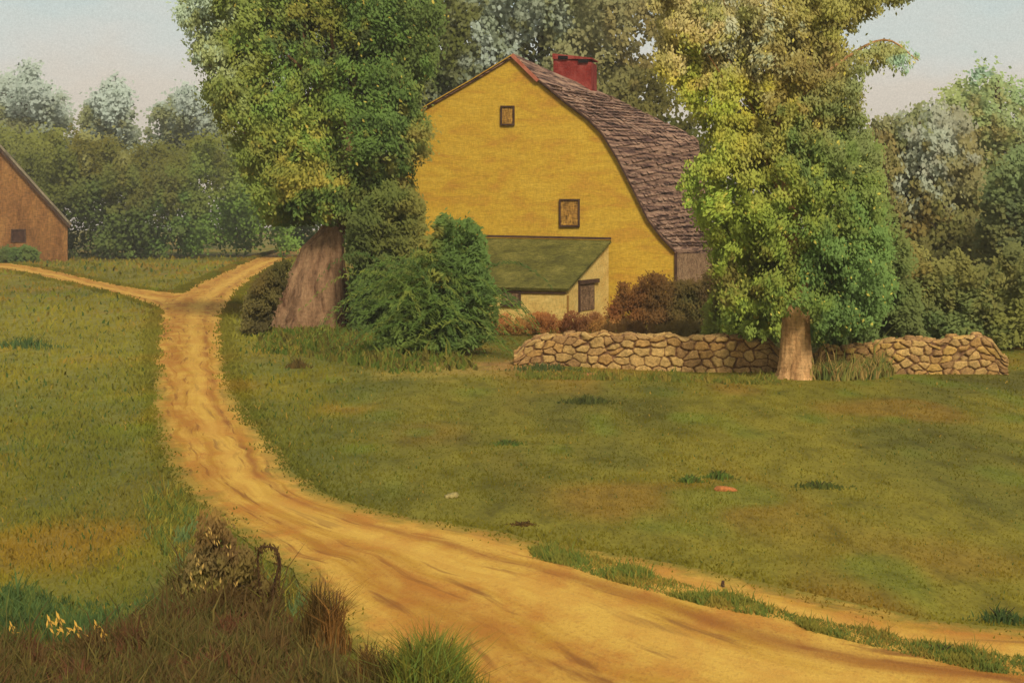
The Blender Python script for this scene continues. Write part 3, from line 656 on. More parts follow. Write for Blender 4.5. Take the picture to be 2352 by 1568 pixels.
patL = [(430, 40, (134, 142, 116)), (440, 150, (128, 136, 104)), (470, 90, (116, 124, 80)), (480, 220, (104, 116, 62)), (520, 40, (88, 98, 38)), (560, 120, (98, 104, 38)), (600, 60, (84, 102, 40)), (680, 90, (56, 72, 38)), (780, 110, (58, 66, 40)), (640, 150, (74, 106, 42)), (760, 60, (92, 98, 30)), (700, 20, (92, 90, 32)),
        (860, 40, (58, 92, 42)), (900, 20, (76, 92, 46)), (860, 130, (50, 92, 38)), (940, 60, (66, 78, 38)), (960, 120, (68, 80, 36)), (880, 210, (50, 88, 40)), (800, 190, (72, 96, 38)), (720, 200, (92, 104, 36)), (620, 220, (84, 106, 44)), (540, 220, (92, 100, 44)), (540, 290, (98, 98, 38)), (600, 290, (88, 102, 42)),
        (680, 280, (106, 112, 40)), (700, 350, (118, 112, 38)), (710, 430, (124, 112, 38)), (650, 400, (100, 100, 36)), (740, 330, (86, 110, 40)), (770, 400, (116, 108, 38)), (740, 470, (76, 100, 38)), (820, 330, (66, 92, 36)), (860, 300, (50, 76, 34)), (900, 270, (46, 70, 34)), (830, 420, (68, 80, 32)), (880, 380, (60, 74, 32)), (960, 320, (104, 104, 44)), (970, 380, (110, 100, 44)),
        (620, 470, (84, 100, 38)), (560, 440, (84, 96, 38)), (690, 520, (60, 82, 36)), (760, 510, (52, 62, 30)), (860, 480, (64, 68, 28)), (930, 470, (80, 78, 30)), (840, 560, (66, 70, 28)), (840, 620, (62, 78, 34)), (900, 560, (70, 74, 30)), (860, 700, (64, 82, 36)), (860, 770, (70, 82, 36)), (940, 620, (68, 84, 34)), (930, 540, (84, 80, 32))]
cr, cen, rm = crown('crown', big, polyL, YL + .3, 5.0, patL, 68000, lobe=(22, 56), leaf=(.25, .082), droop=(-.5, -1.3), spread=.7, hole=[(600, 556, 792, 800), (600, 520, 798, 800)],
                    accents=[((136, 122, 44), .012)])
pl = []
for i in R.choice(np.nonzero(cen[:, 2] > 4.2)[0], 16, replace=False):
    s = secs[7][0] * .5 + secs[10][0] * .5 if cen[i][2] > 5 else secs[7][0]
    s = secs[R.integers(7, 11)][0]; pl.append(([s, (s + cen[i]) / 2 + np.array([0, .2, .3]), cen[i]], .16, .03))
tubes('branch', pl, BARK, big)

# ------------------------------------------------------------------ yellow-green tree at the right, in front of the wall
bt = G(1830, 868); YR = bt[1]
rt = empty('willow_tree', tuple(bt), 'yellow-green drooping tree with a short orange-brown trunk standing in the stone wall', 'tree')
secs = []
for v, u, hw in ((880, 1829, 58), (868, 1829, 48), (850, 1829, 41), (825, 1829, 38), (790, 1828, 34), (735, 1829, 31), (650, 1828, 27), (500, 1815, 21), (300, 1795, 13), (120, 1780, 6)):
    secs.append((P(u, v, YR), hw / F * YR, hw / F * YR))
loft('trunk', secs, BARK2, rt, ridges=.10, seed=9)
polyR = [(1450, -110), (2180, -110), (2140, -30), (2100, 10), (2010, 42), (1950, 95), (1930, 130), (1985, 100), (2050, 82), (2100, 100), (2125, 150), (2128, 205), (2085, 180), (2040, 158), (1990, 180), (1990, 250), (2030, 340), (2040, 450), (2055, 560), (2065, 650), (2040, 760), (1900, 785), (1790, 785), (1670, 785), (1625, 720), (1620, 560), (1585, 500), (1545, 430), (1560, 375), (1618, 342), (1590, 270), (1530, 200), (1495, 160), (1500, 50)]
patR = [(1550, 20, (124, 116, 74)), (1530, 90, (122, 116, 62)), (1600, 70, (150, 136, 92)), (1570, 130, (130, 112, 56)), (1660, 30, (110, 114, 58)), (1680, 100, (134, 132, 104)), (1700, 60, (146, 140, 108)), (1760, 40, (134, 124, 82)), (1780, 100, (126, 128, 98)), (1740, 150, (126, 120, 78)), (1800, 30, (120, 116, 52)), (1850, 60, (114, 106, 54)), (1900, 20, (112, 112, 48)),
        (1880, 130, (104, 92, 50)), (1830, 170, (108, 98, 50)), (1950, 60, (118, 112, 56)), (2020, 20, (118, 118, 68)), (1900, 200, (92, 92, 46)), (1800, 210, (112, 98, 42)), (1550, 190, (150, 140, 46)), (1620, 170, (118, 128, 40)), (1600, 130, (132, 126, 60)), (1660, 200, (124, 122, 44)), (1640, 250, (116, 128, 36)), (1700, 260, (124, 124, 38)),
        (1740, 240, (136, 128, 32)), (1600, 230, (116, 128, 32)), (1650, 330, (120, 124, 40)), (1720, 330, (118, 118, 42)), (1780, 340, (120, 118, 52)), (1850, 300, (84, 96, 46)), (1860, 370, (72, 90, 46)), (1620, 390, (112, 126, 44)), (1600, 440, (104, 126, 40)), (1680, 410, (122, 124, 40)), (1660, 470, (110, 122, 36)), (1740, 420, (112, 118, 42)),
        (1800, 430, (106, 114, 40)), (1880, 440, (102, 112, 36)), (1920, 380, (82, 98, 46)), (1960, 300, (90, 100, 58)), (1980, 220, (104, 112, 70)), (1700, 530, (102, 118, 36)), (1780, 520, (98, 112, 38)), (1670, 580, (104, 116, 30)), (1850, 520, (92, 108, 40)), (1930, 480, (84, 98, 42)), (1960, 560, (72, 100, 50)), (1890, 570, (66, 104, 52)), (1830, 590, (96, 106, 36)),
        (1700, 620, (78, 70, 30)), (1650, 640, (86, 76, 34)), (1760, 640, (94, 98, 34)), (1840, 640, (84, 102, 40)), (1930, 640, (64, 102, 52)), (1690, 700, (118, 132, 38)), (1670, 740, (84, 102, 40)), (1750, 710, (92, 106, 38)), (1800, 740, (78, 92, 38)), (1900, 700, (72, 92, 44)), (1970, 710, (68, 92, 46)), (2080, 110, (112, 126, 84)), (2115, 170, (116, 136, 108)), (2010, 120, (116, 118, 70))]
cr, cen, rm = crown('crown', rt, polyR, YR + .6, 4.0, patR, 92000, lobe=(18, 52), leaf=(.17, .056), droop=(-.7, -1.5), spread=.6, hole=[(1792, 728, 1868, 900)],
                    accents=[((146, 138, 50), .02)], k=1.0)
pl = []
for i in R.choice(np.nonzero(cen[:, 0] < (1950 - UC) / F * YR)[0], 20, replace=False):
    s = secs[R.integers(7, 9)][0]; pl.append(([s, (s + cen[i]) / 2 + np.array([0, .1, .35]), cen[i]], .045, .01))
pl.append(([P(1810, 250, YR), P(1920, 150, YR + .2), P(2030, 92, YR + .3), P(2110, 140, YR + .3)], .06, .012))
tubes('branch', pl, BARK2, rt)

# ------------------------------------------------------------------ shrubs
def shrub(name, label, poly, Y, depth, patches, n, stem_u, group=None, cat='shrub', **kw):
    base = np.array([(stem_u - UC) / F * Y, Y, 0.0]); base[2] = float(land(base[0], Y)) - .02
    t = empty(name, tuple(base), label, cat, group); cr, cen, rm = crown('foliage', t, poly, Y, depth, patches, n, **kw)
    pths = []
    for i in R.choice(len(cen), min(8, len(cen)), replace=False): pths.append(([base + R.normal(size=3) * [.05, .05, 0], (base + cen[i]) / 2 + [0, 0, .1], cen[i]], .035, .01))
    tubes('stem', pths, DBARK, t); return t
Yd = G(610, 768)[1]
shrub('dark_shrub', 'dark olive shrub between the dirt road and the broad brown trunk', [(548, 770), (560, 680), (600, 620), (650, 590), (672, 600), (662, 650), (640, 700), (625, 735), (620, 772)], Yd, 1.6,
      [(600, 640, (72, 60, 26)), (640, 620, (60, 58, 26)), (590, 700, (72, 66, 32)), (610, 740, (58, 52, 30)), (560, 740, (92, 84, 42)), (650, 650, (50, 46, 24))], 5200, 606, lobe=(10, 24), leaf=(.20, .06), droop=(1.4, .6), spread=.4, jit=16)
shrub('dark_olive_bush', 'tall dark olive bush filling the gap between the broad trunk and the arching bush', [(800, 800), (795, 640), (790, 500), (850, 440), (900, 400), (950, 430), (985, 480), (985, 640), (960, 740), (940, 800)], 46.6, 2.6,
      [(840, 480, (66, 76, 34)), (900, 450, (72, 80, 34)), (950, 480, (92, 90, 38)), (830, 560, (60, 68, 32)), (900, 560, (70, 74, 32)), (840, 640, (58, 74, 34)), (920, 640, (68, 80, 34)), (850, 720, (62, 78, 36)), (920, 740, (70, 82, 36)), (960, 580, (84, 84, 36))], 12000, 890, k=.95, lobe=(14, 38), leaf=(.26, .08), droop=(-.4, -1.2), jit=26)
Ys = G(1510, 745)[1]
shrub('russet_shrub', 'bushy russet-brown shrub between the lean-to and the lime-green tree', [(1375, 752), (1400, 690), (1425, 640), (1440, 625), (1452, 660), (1470, 630), (1478, 612), (1488, 640), (1502, 596), (1520, 625), (1545, 640), (1560, 640), (1600, 640), (1630, 600), (1660, 575), (1685, 600), (1700, 690), (1700, 752)], Ys, 2.2,
      [(1500, 620, (88, 60, 28)), (1430, 650, (100, 68, 30)), (1410, 700, (104, 60, 30)), (1440, 690, (86, 56, 28)), (1500, 690, (76, 56, 28)), (1520, 730, (92, 66, 36)), (1560, 700, (78, 68, 34)), (1600, 700, (72, 70, 34)), (1640, 680, (66, 52, 32)), (1665, 610, (74, 62, 30)), (1670, 660, (70, 56, 30)), (1590, 740, (86, 72, 36)), (1400, 740, (150, 108, 52))],
      13000, 1520, k=.8, lobe=(9, 30), leaf=(.17, .05), droop=(1.5, .6), spread=.5, jit=18)
Ys2 = G(1260, 768)[1]
o, _, _ = crown('weeds', None, [(1115, 772), (1120, 728), (1160, 716), (1200, 722), (1240, 712), (1290, 724), (1310, 705), (1340, 722), (1370, 712), (1395, 730), (1400, 772)], Ys2, 1.6,
      [(1140, 745, (128, 84, 44)), (1190, 735, (126, 92, 38)), (1250, 740, (132, 84, 38)), (1300, 740, (104, 64, 38)), (1350, 730, (108, 70, 42)), (1380, 745, (142, 104, 46)), (1220, 760, (110, 78, 38))],
      5200, lobe=(6, 15), leaf=(.13, .035), droop=(1.8, .8), spread=.35, jit=14)
o2, _, _ = crown('weeds', None, [(1370, 790), (1380, 742), (1440, 730), (1500, 742), (1560, 730), (1620, 740), (1660, 735), (1670, 790)], 41.5, 1.4, [(1400, 750, (128, 92, 46)), (1470, 755, (88, 62, 34)), (1540, 755, (92, 74, 36)), (1600, 755, (84, 70, 36)), (1650, 765, (78, 80, 38))], 5200, lobe=(6, 15), leaf=(.13, .035), droop=(1.8, .8), spread=.35, jit=14)
tag(o2, 'dark brown weeds behind the long wall, below the russet shrub', 'weeds', kind='stuff')
tag(o, 'low rusty weeds growing along the foot of the lean-to', 'weeds', kind='stuff')
Yw = 60
shrub('small_bush', 'dark green bush under the barn window', [(-90, 602), (-80, 575), (0, 568), (60, 562), (90, 575), (100, 600), (60, 606)], 118, 3, [(0, 580, (60, 70, 34)), (60, 590, (56, 74, 36)), (90, 590, (76, 86, 36))], 2600, 20, lobe=(8, 18), leaf=(.4, .16), jit=15)

shrub('lime_shrub', 'lime green shrub leaning over the long wall left of the orange-brown trunk', [(1600, 790), (1615, 700), (1650, 640), (1700, 610), (1760, 620), (1800, 660), (1800, 790)], 37.6, 2.2,
      [(1690, 690, (120, 132, 40)), (1700, 730, (124, 134, 42)), (1650, 740, (98, 104, 42)), (1640, 690, (84, 74, 36)), (1700, 630, (82, 74, 34)), (1750, 680, (96, 106, 38)), (1780, 720, (88, 100, 40))], 6500, 1700, lobe=(14, 32), leaf=(.2, .07), jit=22)
shrub('deep_green_shrub', 'deep green shrub behind the wall just right of the orange-brown trunk', [(1850, 795), (1850, 620), (1900, 500), (1960, 440), (2040, 450), (2095, 560), (2125, 680), (2130, 795)], 38.6, 2.4,
      [(1900, 600, (70, 104, 50)), (1950, 620, (64, 102, 52)), (1880, 680, (84, 98, 42)), (1940, 690, (68, 90, 46)), (2000, 700, (70, 90, 46)), (1930, 760, (70, 86, 44)), (2030, 740, (74, 82, 42)), (1980, 480, (84, 98, 46)), (2040, 520, (82, 90, 44)), (2080, 640, (76, 84, 42)), (2100, 740, (72, 80, 42))], 14000, 1950, lobe=(14, 34), leaf=(.2, .07), jit=22)
# big arching fronds in front of the lean-to
def frond_bush():
    b = G(1000, 812); t = empty('arching_bush', tuple(b), 'dark green bush of long arching fronds half hiding the lean-to', 'bush')
    cr, cen, rm = crown('foliage', t, [(850, 812), (860, 740), (900, 690), (925, 620), (960, 560), (985, 520), (1010, 478), (1040, 500), (1075, 492), (1100, 508), (1120, 560), (1135, 640), (1150, 720), (1140, 780), (1060, 815), (960, 818)], b[1], 2.2,
        [(1010, 500, (70, 88, 38)), (1080, 510, (60, 84, 36)), (1040, 560, (58, 76, 34)), (970, 540, (98, 90, 36)), (980, 620, (96, 98, 36)), (940, 600, (76, 86, 34)), (1060, 640, (56, 84, 38)), (1100, 600, (62, 88, 40)), (1110, 680, (64, 86, 40)), (1000, 690, (66, 88, 36)), (930, 700, (72, 88, 36)), (1060, 740, (60, 82, 38)), (980, 780, (74, 88, 36)), (1120, 760, (74, 86, 38))],
        9000, lobe=(8, 24), leaf=(.26, .06), droop=(1.0, -.4), spread=.9, jit=24)
    P0 = []; D0 = []; Lw = []; Cc_ = []
    N = 110
    for i in range(N):
        ang = rad(R.uniform(-10, 190)); ln = R.uniform(1.0, 2.9) * (1.0 + .35 * math.sin(ang)); s = b + np.array([R.normal() * .6, -.5 + R.normal() * .4, R.uniform(.3, 2.3)])
        col = np.array(lin([(58, 84, 36), (80, 92, 40), (66, 82, 36), (52, 74, 36), (92, 98, 42)][R.integers(5)])) * FK * .8
        dx = math.cos(ang); m = 26
        for j in range(m):
            q = j / m; p = s + np.array([dx * ln * q, R.normal() * .01 - .9 * q * abs(math.sin(i * 2.1)), ln * q * (.25 + .75 * max(0, math.sin(ang))) - 1.15 * ln * q * q * .75])
            for sd_ in (-1, 1):
                P0.append(p + R.normal(size=3) * .02); D0.append((dx * .8 - sd_ * .35 * math.sin(ang), -.1, .3 - 1.2 * q + sd_ * .5)); Lw.append(.26 * (1 - q * .5)); Cc_.append(col * R.uniform(.8, 1.2))
    P0, D0, Lw, Cc_ = map(np.array, (P0, D0, Lw, Cc_)); ok = P0[:, 2] > .03; P0, D0, Lw, Cc_ = P0[ok], D0[ok], Lw[ok], Cc_[ok]
    V, Fq, c4, n4 = strokes(P0, D0, Lw, Lw * .17, Cc_, np.tile([0, -.6, .6], (len(P0), 1)) + R.normal(size=P0.shape) * .2)
    mesh_np('leaves', V, Fq, LEAF, t, col=c4, nrm=n4)
    tubes('stem', [([b, b + [R.normal() * .3, 0, .8], b + [R.normal() * .8, R.normal() * .3, 1.8]], .04, .015) for _ in range(6)], DBARK, t)
frond_bush()

# ------------------------------------------------------------------ stone walls
def stone_mat():
    m, t, b = newmat('field stone')
    a = nd(t, 'ShaderNodeAttribute', attribute_name='Col'); tcn = nd(t, 'ShaderNodeTexCoord')
    n = noise(t, tcn.outputs['Object'], 7, 5, .7); n2 = noise(t, tcn.outputs['Object'], 30, 2, .6)
    col = mixrgb(t, 1.0, a.outputs['Color'], ramp(t, n, [(.3, .62), (.5, .95), (.7, 1.15)]), 'MULTIPLY')
    col = mixrgb(t, 1.0, col, ramp(t, n2, [(.35, .75), (.6, 1.1)]), 'MULTIPLY')
    t.links.new(col, b.inputs['Base Color']); bp = nd(t, 'ShaderNodeBump'); bp.inputs['Strength'].default_value = .6; bp.inputs['Distance'].default_value = .03
    t.links.new(n, bp.inputs['Height']); t.links.new(bp.outputs[0], b.inputs['Normal']); return m
STONE = stone_mat()
import bmesh
_ico = bmesh.new(); bmesh.ops.create_icosphere(_ico, subdivisions=2, radius=1); ICO = np.array([v.co[:] for v in _ico.verts]); ICF = np.array([[v.index for v in f.verts] for f in _ico.faces]); _ico.free()
def stone(c, r, col, seed=None):
    d = ICO.copy()
    for _ in range(9):
        n_ = R.normal(size=3) * [1, .8, 1]; n_ /= np.linalg.norm(n_); o_ = R.uniform(.62, .86); q_ = np.clip(d @ n_ - o_, 0, None); d = d - q_[:, None] * n_ * .92
    d = d * 1.12; s = np.sign(d) * np.abs(d) ** .80; s = s * (1 + .16 * np.sin(d @ R.normal(size=3) * 3 + R.uniform(0, 6)))[:, None] * (1 + .08 * np.sin(d @ R.normal(size=3) * 6))[:, None]
    a = R.normal() * .22; x = s[:, 0] * r[0]; z = s[:, 2] * r[2]; V = np.stack([x * math.cos(a) - z * math.sin(a), np.clip(s[:, 1] * r[1], -.62 * r[1], .62 * r[1]) + s[:, 0] * R.normal() * .02, x * math.sin(a) + z * math.cos(a)], 1) + c
    return V, ICF, np.tile(col, (len(V), 1))
def stone_wall(name, pts, heights, label, colours, group=None, cell=(.34, .19)):
    """pts: picture positions of the wall's foot; heights in metres at each. One shell of fitted rubble: raised stones, sunk joints"""
    gp_ = np.array([G(*p) for p in pts]); seg = np.r_[0, np.cumsum(np.linalg.norm(np.diff(gp_[:, :2], axis=0), axis=1))]; L = seg[-1]
    t = empty(name, tuple(np.array([np.interp(L / 2, seg, gp_[:, i]) for i in range(3)])), label, 'stone wall', group)
    ns_, npf = int(L / .016), 130; S = np.linspace(0, L, ns_); cx = np.interp(S, seg, gp_[:, 0]); cy = np.interp(S, seg, gp_[:, 1]); cz = np.interp(S, seg, gp_[:, 2])
    H = np.interp(S, seg, heights) * (1 + .20 * (vn(S / .33, S * 0 + 7 + L) - .5) + .16 * (vn(S / .8, S * 0 + 70) - .5)); H *= np.clip(np.minimum(S + .10, L - S + .10) / .40, .45, 1) ** .6
    hw = .24; q = np.linspace(0, 1, npf); per = 2 * .85 + 2 * hw; arc = q * per
    # profile: up the front, over the rounded top, down the back
    f = np.clip(arc / .85, 0, 1); b_ = np.clip((arc - .85 - 2 * hw) / .85, 0, 1); top_ = np.clip((arc - .85) / (2 * hw), 0, 1)
    zz = np.where(b_ > 0, 1 - b_, f); yy = np.where(f < 1, -hw, np.where(b_ > 0, hw, -hw + 2 * hw * top_))
    zz = zz - .10 * (np.abs(top_ * 2 - 1) ** 3) * ((top_ > 0) & (top_ < 1)); SS, AA = np.meshgrid(S, arc, indexing='ij')
    nu, nv_ = int(L / cell[0]) + 3, int(per / cell[1]) + 3
    si = (np.arange(nu)[:, None] + (np.arange(nv_) % 2)[None] * .5 + R.uniform(-.48, .48, (nu, nv_))) * cell[0] - cell[0]; ai = (np.arange(nv_)[None] + R.uniform(-.34, .34, (nu, nv_))) * cell[1] - cell[1] * .5
    sd_ = np.stack([si.ravel(), ai.ravel()], 1); wob = np.stack([(vn(SS / .06, AA / .06) - .5) * .035, (vn(SS / .06 + 90, AA / .06 + 5) - .5) * .03], -1)
    F1 = np.full(SS.shape, 9.0); F2 = F1.copy(); ID = np.zeros(SS.shape, int)
    for k_, (a, c) in enumerate(sd_):
        dd = np.hypot((SS + wob[..., 0] - a) * .62, AA + wob[..., 1] - c); m = dd < F1; F2 = np.where(m, F1, np.minimum(F2, dd)); ID = np.where(m, k_, ID); F1 = np.where(m, dd, F1)
    e = np.clip((F2 - F1) / (.018 + .05 * vn(SS / .21 + 31, AA / .17)), 0, 1); e = e * e * (3 - 2 * e); rnd = R.random(len(sd_)); disp = .065 * e + .05 * (rnd[ID] - .5) * e + .012 * (vn(SS / .05 + 3, AA / .05) - .5)
    ny = np.where((top_ > 0) & (top_ < 1), (top_ - .5) * .8, np.where(b_ > 0, 1.0, -1.0)); nz = np.where((top_ > 0) & (top_ < 1), 1.0, 0.0)
    X = cx[:, None] + 0 * AA + (R.random(len(sd_))[ID] - .5) * .0; Y = cy[:, None] + yy[None] + ny[None] * disp; Z = cz[:, None] - .06 + (zz[None] * (H[:, None] + .06)) + nz[None] * disp + .03 * (rnd[ID] - .5) * zz[None]
    cols = np.array([lin(c) for c in colours])[R.integers(0, len(colours), len(sd_))] * R.uniform(.86, 1.1, (len(sd_), 1)); col = cols[ID] * (.86 + .3 * vn(SS / .07 + 60, AA / .05 + 9))[..., None]; joint = np.array(lin((118, 84, 58)))
    ee = np.clip(e * 1.3, 0, 1)[..., None]; col = joint + (col - joint) * ee
    V = np.stack([X, Y, Z], -1).reshape(-1, 3); i_ = (np.arange(ns_ - 1)[:, None] * npf + np.arange(npf - 1)[None]).ravel(); Fq = [tuple(x) for x in np.stack([i_, i_ + npf, i_ + npf + 1, i_ + 1], 1)]
    Fq += [tuple(range(npf))[::1], tuple((ns_ - 1) * npf + np.arange(npf))[::-1]]
    mesh_np('stones', V, Fq, STONE, t, col=col.reshape(-1, 3), smooth=True)
    return t
sc1 = [(186, 148, 88), (176, 134, 76), (192, 154, 92), (158, 120, 74), (178, 138, 84)]
stone_wall('stone_wall', [(1180, 836), (1230, 838), (1300, 838), (1450, 846), (1620, 852), (1790, 852)], [.40, .66, .78, .84, .86, .80],
           'long tumbled fieldstone wall running from the arching bush to the tree trunk', sc1)
stone_wall('stone_wall', [(1866, 856), (1930, 856), (2000, 856), (2010, 856), (2120, 856), (2250, 856), (2306, 858)], [.62, .62, .66, .74, .84, .86, .70],
           'shorter fieldstone wall ending in the grass to the right of the tree trunk', sc1 + [(186, 146, 78)], cell=(.27, .17))

# ------------------------------------------------------------------ grass
def blades(P_, h, w_, col, lean=.35, up_n=True):
    n = len(P_); d = np.stack([R.normal(size=n) * lean, R.normal(size=n) * lean * .6, np.ones(n)], 1); d = unit(d); h = np.broadcast_to(h, (n,))[:, None]; w_ = np.broadcast_to(w_, (n,))[:, None]
    a = R.normal(size=n) * .45; side = np.stack([np.cos(a), np.sin(a), np.zeros(n)], 1)
    bend = np.stack([R.normal(size=n) * .25, R.normal(size=n) * .15, -np.abs(R.normal(size=n)) * .12], 1) * h
    base = P_ - np.array([0, 0, .01]); mid = base + d * h * .55; tip = base + d * h + bend
    V = np.stack([base - side * w_ * .5, base + side * w_ * .5, mid + side * w_ * .42, mid - side * w_ * .42, tip], 1).reshape(-1, 3)
    i = np.arange(n) * 5
    F1 = np.concatenate([np.stack([i, i + 1, i + 2], 1), np.stack([i, i + 2, i + 3], 1), np.stack([i + 3, i + 2, i + 4], 1)])
    nr = unit(np.tile([0, -.75, .8], (n, 1)) + R.normal(size=(n, 3)) * .12)
    return V, F1, np.repeat(col, 5, 0), np.repeat(nr, 5, 0)
def on_road(x, y):
    m = np.zeros(len(x), bool)
    for p in road_polys:
        m |= inpoly(x, y, [tuple(q) for q in p[::3]])
    return m
def road_margin(x, y, r):
    a = R.uniform(0, 6.28, len(x)); q = R.random(len(x)) * r; return on_road(x + np.cos(a) * q, y + np.sin(a) * q)
def field_grass():
    Ps, Hs, Ws, Cs = [], [], [], []
    for y0, y1, n, h, w_ in ((8.5, 14, 60000, .034, .010), (14, 20, 60000, .040, .013), (20, 30, 50000, .05, .018), (30, 48, 36000, .065, .03), (48, 90, 22000, .10, .06), (90, 132, 8000, .16, .11)):
        y = R.uniform(y0, y1, n); half = y * (1250 / F) + 1; x = R.uniform(-1, 1, n) * half
        clump = vn(x / .35 + 17, y / .5 + 3) * .6 + vn(x / 1.4, y / 2.2 + 40) * .4
        left = np.clip((-x - y * .08) / 2, 0, 1)
        keep = (R.random(n) < .35 + .9 * np.clip(clump - .3, 0, 1)) & ~road_margin(x, y, .10)
        x, y, clump, left = x[keep], y[keep], clump[keep], left[keep]
        hh_ = h * R.uniform(.5, 1.3, len(x)) * (1 + left * 1.1) * (.6 + clump * .8)
        c = meadow_col(x, y) * (R.uniform(.92, 1.16, len(x)) * (1 + .3 * left) * (.9 + .25 * (clump - .5)))[:, None] * GK * 1.08
        q = R.random(len(x)) < .02; c[q] = np.array(lin((158, 128, 54)))
        q = R.random(len(x)) < .03 * (1 + left[:]); c[q] = np.array(lin((58, 90, 42)))
        Ps.append(np.stack([x, y, land(x, y)], 1)); Hs.append(hh_); Ws.append(w_ * R.uniform(.6, 1.4, len(x)) * (1 + left * .3)); Cs.append(c)
    V, Fq, c4, n4 = blades(np.vstack(Ps), np.concatenate(Hs), np.concatenate(Ws), np.vstack(Cs))
    tag(mesh_np('grass', V, Fq, GRASS, col=c4, nrm=n4), 'short olive meadow grass', 'grass', kind='stuff')
field_grass()
def area_blades(name, poly, n, h, w_, colours, label, cat, patches=None, kind='stuff', lean=.3, k=1.0, edge=None):
    """blades rooted inside the patch of land seen within poly"""
    us = [p[0] for p in poly]; vs = [p[1] for p in poly]; pl_ = [tuple(G(*p)[:2]) for p in poly]
    xs = [p[0] for p in pl_]; ys = [p[1] for p in pl_]; X = R.uniform(min(xs), max(xs), n * 40); Y = R.uniform(min(ys), max(ys), n * 40)
    q = inpoly(X, Y, pl_); X, Y = X[q][:n], Y[q][:n]
    cl = vn(X / .22 + 9, Y / .3 + 4); q = R.random(len(X)) < .3 + cl; X, Y, cl = X[q], Y[q], cl[q]
    k = k * .62; cols = np.array([lin(c) for c in colours]); ci = (vn(X / .25 + 60, Y / .4) * 1.3 - .15 + R.normal(size=len(X)) * .12) * len(colours); col = cols[np.clip(ci.astype(int), 0, len(colours) - 1)] * R.uniform(.75, 1.25, (len(X), 1))
    V, Fq, c4, n4 = blades(np.stack([X, Y, land(X, Y)], 1), h * R.uniform(.45, 1.2, len(X)) * (.5 + cl) * np.where(R.random(len(X)) < .04, 1.9, 1) * (.7 + .6 * vn(X / .6 + 3, Y / .6 + 21)), w_ * R.uniform(.6, 1.4, len(X)), col * FK * .9 * k, lean)
    o = mesh_np(name, V, Fq, GRASS, col=c4, nrm=n4); tag(o, label, cat, kind=kind); return o
BRN = [(84, 64, 36), (92, 72, 40), (88, 74, 40), (82, 76, 38), (98, 84, 42), (86, 66, 38), (94, 62, 40)]
area_blades('brushwood', [(-140, 1600), (-140, 1515), (60, 1500), (260, 1500), (300, 1440), (360, 1390), (440, 1350), (540, 1350), (640, 1400), (730, 1490), (800, 1590), (960, 1720), (900, 1900), (-200, 1900)], 46000, .23, .014, BRN,
            'tangle of dark brown dead brushwood filling the bottom left corner', 'brushwood', k=1.0)
area_blades('long_grass', [(-140, 1480), (-100, 1370), (60, 1360), (200, 1390), (350, 1380), (440, 1410), (350, 1460), (250, 1505), (60, 1510)], 3600, .17, .016, [(62, 84, 44), (70, 92, 48), (88, 96, 44), (56, 78, 42)],
            'patch of bluish green grass above the brown brushwood', 'grass')
area_blades('verge_grass', [(395, 1120), (440, 1170), (520, 1240), (610, 1320), (700, 1385), (780, 1470), (700, 1480), (560, 1400), (430, 1330), (340, 1240), (330, 1150)], 3600, .16, .014, [(110, 106, 40), (86, 96, 44), (130, 118, 46), (112, 96, 40), (92, 106, 60)],
            'yellowish grass on the bank along the left edge of the road', 'grass')
area_blades('grass_strip', [(1215, 1262), (1300, 1268), (1420, 1296), (1560, 1340), (1700, 1380), (1800, 1406), (1830, 1432), (1640, 1400), (1500, 1362), (1400, 1336), (1300, 1302), (1225, 1286)], 9000, .085, .012, [(116, 112, 46), (98, 108, 46), (128, 112, 46)],
            'thin strip of green grass between the wheel tracks near the road bend', 'grass')
area_blades('grass_strip', [(1790, 1408), (1960, 1442), (2100, 1472), (2250, 1500), (2400, 1520), (2400, 1560), (2250, 1545), (2100, 1510), (1950, 1475), (1850, 1450)], 9000, .085, .012, [(116, 108, 44), (92, 100, 44), (124, 108, 46)],
            'thin strip of green grass between the wheel tracks at the lower right', 'grass')
area_blades('bank_grass', [(600, 770), (700, 757), (810, 760), (900, 800), (1060, 822), (1100, 850), (900, 860), (700, 820), (580, 810)], 3800, .24, .05, [(76, 88, 34), (92, 98, 38), (108, 98, 42), (84, 76, 34)],
            'tufty green grass around the foot of the broad trunk', 'grass')

